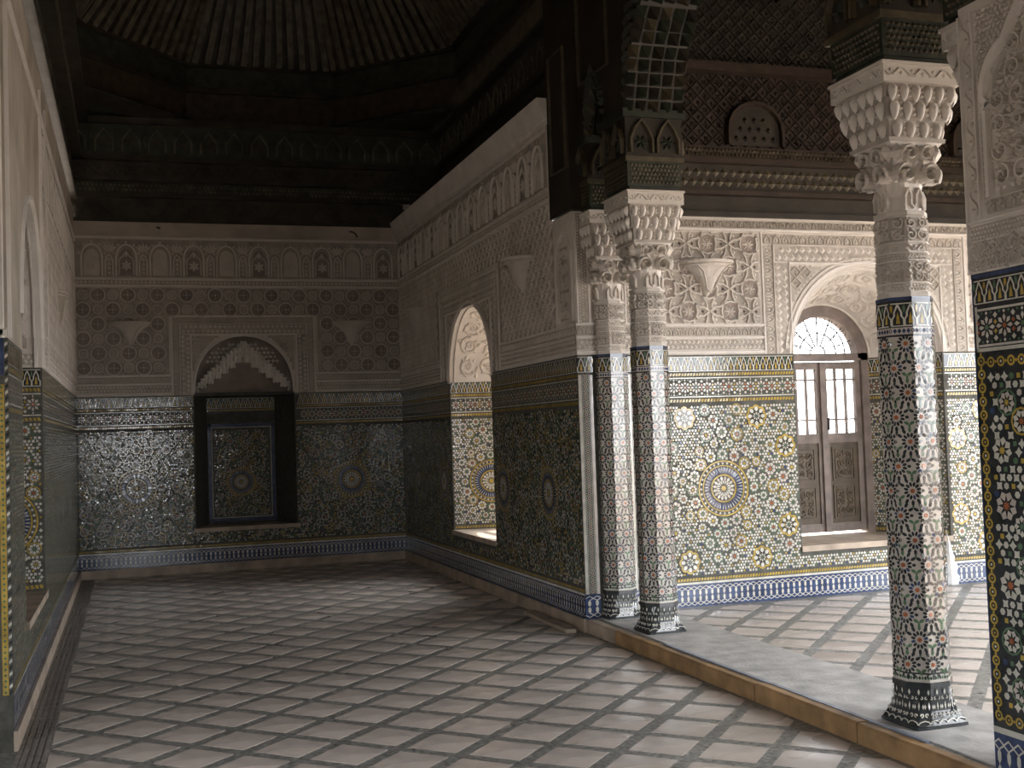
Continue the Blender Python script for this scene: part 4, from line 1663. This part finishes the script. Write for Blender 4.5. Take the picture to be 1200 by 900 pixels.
for sg in (-1, 1):
    leafo = empty('door_leaf', (sg * .215, 0, 0))
    leafo.parent = door
    W2, Hl = .212, SPD - .03
    g = G()
    st = .055
    g.box((-W2, -.02, .02), (-W2 + st, .025, Hl))
    g.box((W2 - st, -.02, .02), (W2, .025, Hl))
    for z0, z1 in ((.02, .10), (.86, .95), (Hl - .07, Hl)):
        g.box((-W2 + st, -.02, z0), (W2 - st, .025, z1))
    g.build('leaf_frame', DF, leafo)
    g = G()
    g.box((-W2 + st, -.005, .10), (W2 - st, .012, .86))
    for (z0, z1) in ((.14, .46), (.50, .82)):
        g.box((-W2 + st + .03, -.016, z0), (W2 - st - .03, .0, z1))
    mp = lambda u, v, h: (u, -.016 - h, v)
    for z0, z1 in ((.16, .44), (.52, .80)):
        ribbon(g, mp, [(-.10, z0), (.10, z0), (.10, z1), (-.10, z1)], .012, .008, 0, True)
        arabesque(g, mp, -.09, .09, z0 + .02, z1 - .02, .09, .008, ALL, 0, False)
    g.build('carved_panel', DB, leafo)
    for bx in (-.055, .055):
        g = G()
        g.box((bx - .009, -.012, .95), (bx + .009, .018, Hl - .07))
        g.build('muntin', DF, leafo)
    for bz in (1.08, 1.46):
        g = G()
        g.box((-W2 + st, -.010, bz - .009), (W2 - st, .016, bz + .009))
        g.build('muntin', DF, leafo)
    xs = [-W2 + st, -.055, .055, W2 - st]
    zs = [.95, 1.08, 1.46, Hl - .07]
    for i in range(3):
        for j in range(3):
            g = G()
            g.box((xs[i], .001, zs[j]), (xs[i + 1], .004, zs[j + 1]))
            g.build('pane', GL, leafo)
g = G()
g.box((-.028, -.045, .02), (.028, .03, SPD - .03))
g.build('centre_stile', DF, door)
g = G()
g.bar((.05, -.04, .98), (.05, -.04, 1.10), .016, .016, (0, 1, 0))
g.bar((.05, -.04, .99), (.05, .0, .99), .012, .012)
g.bar((.05, -.04, 1.09), (.05, .0, 1.09), .012, .012)
g.build('door_handle', IR, door)

# plain frame in the right-hand wall's window
win = empty('window_1', (XR + .88, WC, WSILL), label='arched window opening seen edge-on in the right-hand wall', cat='window', kind='structure')
g = G()
for sg in (-1, 1):
    g.box((-.03, min(sg * .56, sg * .64), 0), (.05, max(sg * .56, sg * .64), WSPR - WSILL))
g.box((-.03, -.6, WSPR - WSILL - .03), (.05, .6, WSPR - WSILL + .04))
for i in range(N):
    a, b = pi * i / N, pi * (i + 1) / N
    z = WSPR - WSILL
    for x in (-.03, .05):
        g.face([(x, .56 * cos(a), z + .56 * sin(a)), (x, .56 * cos(b), z + .56 * sin(b)), (x, .66 * cos(b), z + .66 * sin(b)), (x, .66 * cos(a), z + .66 * sin(a))])
    g.face([(-.03, .56 * cos(a), z + .56 * sin(a)), (-.03, .56 * cos(b), z + .56 * sin(b)), (.05, .56 * cos(b), z + .56 * sin(b)), (.05, .56 * cos(a), z + .56 * sin(a))])
g.build('window_frame', DF, win)

# ------------------------------------------------------------------ timber above the walls
ceil = empty('ceiling', (0, 0, 0), label='very dark painted cedar ceiling with stepped cornices and ribbed octagonal dome', cat='ceiling', kind='structure')


def wood_band(name, m, u0, u1, v0, v1, h0, pat, mats=CM, base=0):
    g = G()
    a, b = m(u0, v0, h0), m(u1, v1, -.3)
    lo = tuple(min(x, y) for x, y in zip(a, b))
    hi = tuple(max(x, y) for x, y in zip(a, b))
    g.box(lo, hi, base)
    mm = lambda u, v, h: m(u, v, h0 + h)
    H = v1 - v0
    if pat == 'arch':
        n = max(1, round((u1 - u0) / (H * .8)))
        p = (u1 - u0) / n
        for i in range(n):
            u = u0 + (i + .5) * p
            ribbon(g, mm, [(u - p * .32, v0 + H * .12), (u - p * .32, v0 + H * .5), (u, v0 + H * .85), (u + p * .32, v0 + H * .5), (u + p * .32, v0 + H * .12)], H * .08, .012, 3)
            for k in range(6):
                leaf(g, mm, u, v0 + H * .42, k * pi / 3, H * .2, H * .1, .008, (1, 2)[k % 2])
            leaf(g, mm, u + p * .5, v0 + H * .2, pi / 2, H * .6, p * .22, .01, 1)
    elif pat == 'pips':
        band_pips(g, mm, u0, u1, v0 + H * .12, v0 + H * .88, 2, .014, ALL, 3)
    elif pat == 'vine':
        band_s(g, mm, u0, u1, v0 + H * .1, v0 + H * .9, .012)
        for i in range(len(g.I)):
            pass
    elif pat == 'lattice':
        strapwork(g, mm, u0, u1, v0 + .01, v1 - .01, H / max(1, round(H / .13)), .012, ALL, False)
    return g.build(name, mats, ceil)


XU = 3.95
m_ru = lambda u, v, h: (XU - h, u, v)
Lb = ((4.345, 4.40, .02, ''), (4.40, 4.66, -.03, 'vine'), (4.66, 4.70, .08, ''), (4.70, 4.84, .05, 'pips'), (4.84, 4.88, .16, ''), (4.88, 5.08, .12, 'vine'), (5.08, 5.14, .22, ''), (5.14, 5.52, .18, 'arch'), (5.52, 5.60, .26, ''))
for v0, v1, h0, pat in Lb:
    wood_band('cornice_board', m_back, XL - .1, XU if v0 > 4.42 else XR + .1, v0, v1, h0, pat, CM, 1 if pat in ('arch', 'pips') else 0)
for v0, v1, h0, pat in ((4.36, 5.1, -.02, ''), (5.10, 5.16, .06, ''), (5.16, 5.52, .02, 'arch'), (5.52, 5.58, .08, ''), (5.58, 5.80, .12, ''), (5.80, 5.9, .04, '')):
    wood_band('cornice_board', m_ru, -4 if v0 > 5.5 else 9.12, YD, v0, v1, h0, pat, CM, 3 if 5.57 < v0 < 5.6 else 0)
Ll = ((4.47, 4.62, -.05, ''), (4.62, 4.70, .05, ''), (4.70, 5.08, .0, 'vine'), (5.08, 5.14, .12, ''), (5.14, 5.52, .08, 'arch'), (5.52, 5.60, .20, ''), (5.60, 5.70, .13, ''))
for v0, v1, h0, pat in Ll:
    wood_band('cornice_board', m_left, -4, YD, v0, v1, h0, pat, CM)
# long octagonal drum and ribbed vault
VX0, VX1, VY0, VY1, VC = XL + .02, 3.93, 2.5, YD - .02, 1.33


def drum(ins, z):
    x0, x1, y0, y1, c = VX0 + ins, VX1 - ins, VY0 + ins, VY1 - ins, VC - ins * .586
    return [Vector(p) for p in ((x0, y0 + c, z), (x0, y1 - c, z), (x0 + c, y1, z), (x1 - c, y1, z), (x1, y1 - c, z), (x1, y0 + c, z), (x1 - c, y0, z), (x0 + c, y0, z))]


for k in range(8):
    g = G()
    for off, z0, z1, mi in ((.05, 5.60, 5.66, 0), (.02, 5.66, 6.00, 2), (.10, 6.00, 6.06, 0), (.04, 6.06, 6.32, 1), (.12, 6.32, 6.38, 0)):
        A, B, C, D = drum(-.25, z0)[k], drum(-.25, z0)[(k + 1) % 8], drum(off, z0)[(k + 1) % 8], drum(off, z0)[k]
        n = len(g.V)
        for zz in (z0, z1):
            for v_ in (A, B, C, D):
                g.V.append((v_.x, v_.y, zz))
        for f in ((0, 1, 2, 3), (4, 5, 6, 7), (0, 1, 5, 4), (1, 2, 6, 5), (2, 3, 7, 6), (3, 0, 4, 7)):
            g.F.append(tuple(n + i for i in f))
            g.I.append(mi)
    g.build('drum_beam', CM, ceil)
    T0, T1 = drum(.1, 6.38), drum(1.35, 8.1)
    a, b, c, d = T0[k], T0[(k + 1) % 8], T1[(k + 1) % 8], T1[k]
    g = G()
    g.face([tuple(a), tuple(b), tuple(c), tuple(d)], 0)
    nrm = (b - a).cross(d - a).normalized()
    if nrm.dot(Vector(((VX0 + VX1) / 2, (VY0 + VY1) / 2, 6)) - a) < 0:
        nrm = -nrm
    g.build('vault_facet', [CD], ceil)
    NB = max(4, round((b - a).length / .17))
    for i in range(NB + 1):
        t = (i + .5) / (NB + 1)
        s0, s1 = a.lerp(b, t), d.lerp(c, t)
        if k in (5, 6, 7) or s0.y < 9.5:
            continue
        g = G()
        g.bar(tuple(s0 + nrm * .03), tuple(s1 + nrm * .03), .075, .07, tuple(nrm))
        g.build('vault_rib', CO_, ceil)
g = G()
g.face([tuple(v_) for v_ in drum(1.3, 8.1)])
g.build('vault_crown', CG, ceil)
for c_ in ((VX0, VY1, VX0 + 1.5, VY1, VX0, VY1 - 1.5), (VX1, VY1, VX1 - 1.5, VY1, VX1, VY1 - 1.5)):
    g = G()
    g.face([(c_[0], c_[1], 5.64), (c_[2], c_[3], 5.64), (c_[4], c_[5], 5.64)])
    g.build('corner_soffit', CG, ceil)
g = G()
g.box((-1.9, -4.4, 6.6), (4.2, 2.6, 6.75))
for k in range(5):
    g.box((-1.6, -3.8 + k * 1.2, 6.42), (4.0, -3.6 + k * 1.2, 6.6))
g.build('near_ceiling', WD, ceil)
g = G()
g.box((-2.2, -4.6, 8.35), (5, 16, 8.5))
g.box((-1.2, 15.4, 4.3), (4.2, 15.6, 8.4))
g.box((4.05, 9.1, 4.3), (4.2, 15.6, 8.4))
g.box((3.38, 9.1, 4.30), (4.2, 15.3, 4.36))
g.box((-1.7, -4.4, 4.5), (-1.5, 15.5, 8.4))
g.box((4.05, -4.4, 5.8), (4.2, 9.2, 8.4))
g.box((-1.6, 2.2, 5.9), (4.1, 2.3, 8.4))
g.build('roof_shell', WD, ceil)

# ---- alcove cornice and arcade lintel
m_alw = lambda u, v, h: (u, YA - h, v)
for v0, v1, h0, pat, base in ((3.375, 3.42, .03, '', 0), (3.42, 3.56, -.02, '', 0), (3.56, 3.60, .06, '', 2), (3.60, 3.82, .03, 'pips', 0), (3.82, 3.87, .10, '', 2), (3.87, 3.97, .07, 'pips', 2), (3.97, 4.6, .02, 'lattice', 2), (4.6, 4.68, .14, '', 2), (4.68, 5.4, .05, 'lattice', 0)):
    wood_band('alcove_cornice_board', m_alw, PX1 - .2, 8.8, v0, v1, h0, pat, [WD, WDG, WDR, WDO] if base != 2 else [WDR, WDG, WDR, WDO], base if base != 2 else 0)
g = G()
mm = lambda u, v, h: m_alw(u, v, .03 + h)
for k in range(2):
    u = 5.15 + k * 2.3
    P = [(u - .26, 3.99), (u - .26, 4.12)] + [(u + .26 * cos(pi - pi * i / 10), 4.12 + .24 * sin(pi * i / 10)) for i in range(1, 10)] + [(u + .26, 4.12), (u + .26, 3.99)]
    ribbon(g, mm, P, .05, .06, 2)
    g.face([mm(x, y, .02) for x, y in P], 0)
    for r in range(3):
        for i in range(5 - r):
            pip(g, mm, u + (i - (4 - r) / 2) * .09, 4.05 + r * .08, .045, .05, .05, 0)
g.build('blind_arch_carving', WM, ceil, 'stuff')
g = G()
g.box((3.9, 3.0, 5.4), (9.0, YA + .6, 5.55))
for k in range(8):
    g.box((4.2 + k * .6, 3.9, 5.25), (4.34 + k * .6, YA, 5.4))
g.build('alcove_ceiling', WD, ceil)

lint = empty('arcade_beam', (XR, 6.4, 3.3), label='dark carved cedar arcade of brackets, panels and stalactite arches over the tiled columns', cat='timber arcade', kind='structure')


def lbuild(g, name, mats=WM, kind=None):
    o = g.build(name, mats, lint, kind)
    o.location = (-XR, -6.4, -3.3)
    return o


for (x, y, lab) in cols:
    g = G()
    for a, z0, z1, mi in ((.20, 3.33, 3.36, 1), (.215, 3.36, 3.54, 1), (.235, 3.54, 3.575, 3), (.225, 3.575, 3.86, 0), (.25, 3.86, 3.92, 1)):
        g.box((x - a, y - a, z0), (x + a, y + a, z1), mi)
    for f in range(4):
        c, s_ = cos(f * pi / 2), sin(f * pi / 2)
        mk = lambda u, v, h: (x + (.226 + h) * c - u * s_, y + (.226 + h) * s_ + u * c, v)
        ml = lambda u, v, h: (x + (.216 + h) * c - u * s_, y + (.216 + h) * s_ + u * c, v)
        band_pips(g, ml, -.2, .2, 3.375, 3.53, 5, .008, ALL, 3)
        for u in (-.105, .105):
            ribbon(g, mk, [(u - .085, 3.6), (u - .085, 3.7), (u - .05, 3.78), (u, 3.84), (u + .05, 3.78), (u + .085, 3.7), (u + .085, 3.6)], .03, .03, 3)
            for k in range(6):
                leaf(g, mk, u, 3.68, k * pi / 3, .06, .03, .02, 1)
    lbuild(g, 'bracket_block')
# panels above: spandrels as arched boards along the arcade
ARC = [(4.04, 4.91), (4.91, 7.90), (7.90, 8.665)]
XA, XB = 3.46, 3.90
for a, b in ARC:
    wide = b - a > 2
    g = G()
    n = 24
    y0, y1 = a + .2, b - .2
    pts = []
    for i in range(n + 1):
        t = i / n
        q = 1 - abs(2 * t - 1)
        z = 3.9 + (1.45 if wide else .36) * (q ** .55 if wide else q ** .6)
        pts.append((y0 + (y1 - y0) * t, z))
    pts = [(a, 3.9)] + pts + [(b, 3.9)]
    for (p0, z0), (p1, z1) in zip(pts, pts[1:]):
        for x in (XA, XB):
            g.face([(x, p0, z0), (x, p1, z1), (x, p1, 5.8), (x, p0, 5.8)], 0)
        g.face([(XA, p0, z0), (XA, p1, z1), (XB, p1, z1), (XB, p0, z0)], 0)
    lbuild(g, 'arch_board')
    # stalactite courses hanging along the arch
    g = G()
    cell = .085
    m_l = lambda u, v, h: (XA - h, u, v)
    for i in range(1, len(pts) - 2):
        (p0, z0), (p1, z1) = pts[i], pts[i + 1]
        L = hypot(p1 - p0, z1 - z0)
        for k in range(max(1, int(L / cell))):
            t = (k + .5) / max(1, int(L / cell))
            py, pz = p0 + (p1 - p0) * t, z0 + (z1 - z0) * t
            for c_ in range(5):
                x = XA + .02 + c_ * (XB - XA - .04) / 4
                dz = .03 + .02 * ((c_ + k) % 2)
                tx, tz = (p1 - p0) / L, (z1 - z0) / L
                nx, nz = (tz, -tx)
                n_ = len(g.V)
                r = cell * .5
                g.V.extend([(x - r, py - r * tx, pz - r * tz), (x + r, py - r * tx, pz - r * tz), (x + r, py + r * tx, pz + r * tz), (x - r, py + r * tx, pz + r * tz), (x, py + nx * (dz + .03), pz + nz * (dz + .03) - .03)])
                for f in ((0, 1, 4), (1, 2, 4), (2, 3, 4), (3, 0, 4)):
                    g.F.append(tuple(n_ + j for j in f))
                    g.I.append((1, 0, 1, 0, 3)[(c_ + k + i) % 5])
            for row in range(6 if wide else 2):
                leaf(g, m_l, py, pz + .05 + row * .085, pi / 2, .08, .06, .035 - .004 * row, (1, 0, 1, 0)[(row + k + i) % 4])
    lbuild(g, 'stalactites', WM, 'stuff')
g = G()
m_l = lambda u, v, h: (XA - h, u, v)
# framed plain panel over the wall end
g.box((XR - .02, 8.62, 3.365), (XB, 9.118, 5.8), 0)
for w_, mi in ((.03, 3),):
    ribbon(g, lambda u, v, h: (XR - .02 - h, u, v), [(8.68, 3.72), (8.68, 4.7), (9.02, 4.7), (9.02, 3.72)], w_, .02, mi, True)
ribbon(g, m_l, [(7.98, 4.35), (7.98, 5.2), (8.56, 5.2), (8.56, 4.35)], .03, .02, 3, True)
lbuild(g, 'spandrel_panel')
g = G()
g.box((XR + .06, -4, 3.34), (XB, YN - .02, 5.85), 0)
lbuild(g, 'beam')

# ------------------------------------------------------------------ unseen sides of the rooms (they only shape the light)
def plain_wall(name, m, u0, u1, v0, v1, hole, lab):
    g = G()
    if hole:
        a, b, c, d = hole
        rect(g, m, u0, v0, a, v1, 0, 0)
        rect(g, m, b, v0, u1, v1, 0, 0)
        rect(g, m, a, d, b, v1, 0, 0)
        if c > v0:
            rect(g, m, a, v0, b, c, 0, 0)
    else:
        rect(g, m, u0, v0, u1, v1, 0, 0)
    return g.build(name, PLR, None, 'structure', lab, 'wall')


plain_wall('wall_rear', lambda u, v, h: (u, -4.2, v), -1.7, 4.2, 0, 8.3, (-.85, 1.15, .7, 2.4), 'rear wall behind the camera with a wide window')
plain_wall('wall_left_near', lambda u, v, h: (-1.6, u, v), -4.2, 6.8, 0, 6.7, (3.6, 4.8, .4, 2.35), 'plain wall left of the camera with a tall window')
plain_wall('wall_alcove_end', lambda u, v, h: (8.8, u, v), 2.9, 9.6, 0, 5.5, (4.7, 7.7, .1, 3.4), 'end wall of the alcove with its doorway')
plain_wall('wall_alcove_near', lambda u, v, h: (u, 3.2, v), 3.4, 8.9, 0, 5.5, (4.8, 7.8, .3, 3.2), 'near wall of the alcove with a window')
g = G()
g.box((-60, -60, -.5), (60, 60, -.2))
g.build('ground', SAND, None, 'structure', 'sunlit sandy ground outside the doors', 'ground')

# ------------------------------------------------------------------ small loose things
g = G()
P = [(-.02, -.55), (.05, -.6), (.09, -.3), (.075, .1), (.085, .5), (-.01, .52), (-.02, 0)]
n = len(P)
g.V = [(x, y, 0) for x, y in P] + [(x, y, .028) for x, y in P]
g.F = [tuple(range(n - 1, -1, -1)), tuple(range(n, 2 * n))] + [(i, (i + 1) % n, (i + 1) % n + n, i + n) for i in range(n)]
g.I = [0] * len(g.F)
o = g.build('broken_slab', CS, None, None, 'broken strip of pale stone lying on the floor against the right-hand wall', 'stone slab')
o.location = (3.25, 9.25, .007)
g = G()
P = []
for i in range(15):
    t = i / 14
    P.append((-.12 + (.20 + RN.uniform(-.03, .03)) * (1 - t ** 1.6), t))
L = [[(-.12, 0, z * .52) for _, z in P], [((w_ - .36) * .25, -.022, z * .52) for w_, z in P], [((w_ - .12) * .5, -.02, z * .52) for w_, z in P], [(w_, 0, z * .52) for w_, z in P]]
g.grid([list(q) for q in zip(*L)], 0)
o = g.build('lime_patch', LIME, None, None, 'white lime crust low on the alcove wall behind the nearest column', 'lime patch')
o.location = (7.02, YA - .004, ZS + .0)
o.scale = (.6, 1, .95)
for x, lab in ((.35, 'small black wire stub sticking from the far cornice, left of centre'), (2.75, 'bent black wire hanging from the far cornice near the right corner')):
    g = G()
    Q = [(0, -.06, 0), (.03, -.09, -.005), (.07, -.10, -.03), (.09, -.10, -.08)] if x > 1 else [(0, -.06, 0), (.02, -.09, .0), (.035, -.10, -.02)]
    for a, b in zip(Q, Q[1:]):
        g.bar(a, b, .018, .018)
    o = g.build('wire_hook', IR, None, None, lab, 'wire')
    o.location = (x, YD, 4.28)
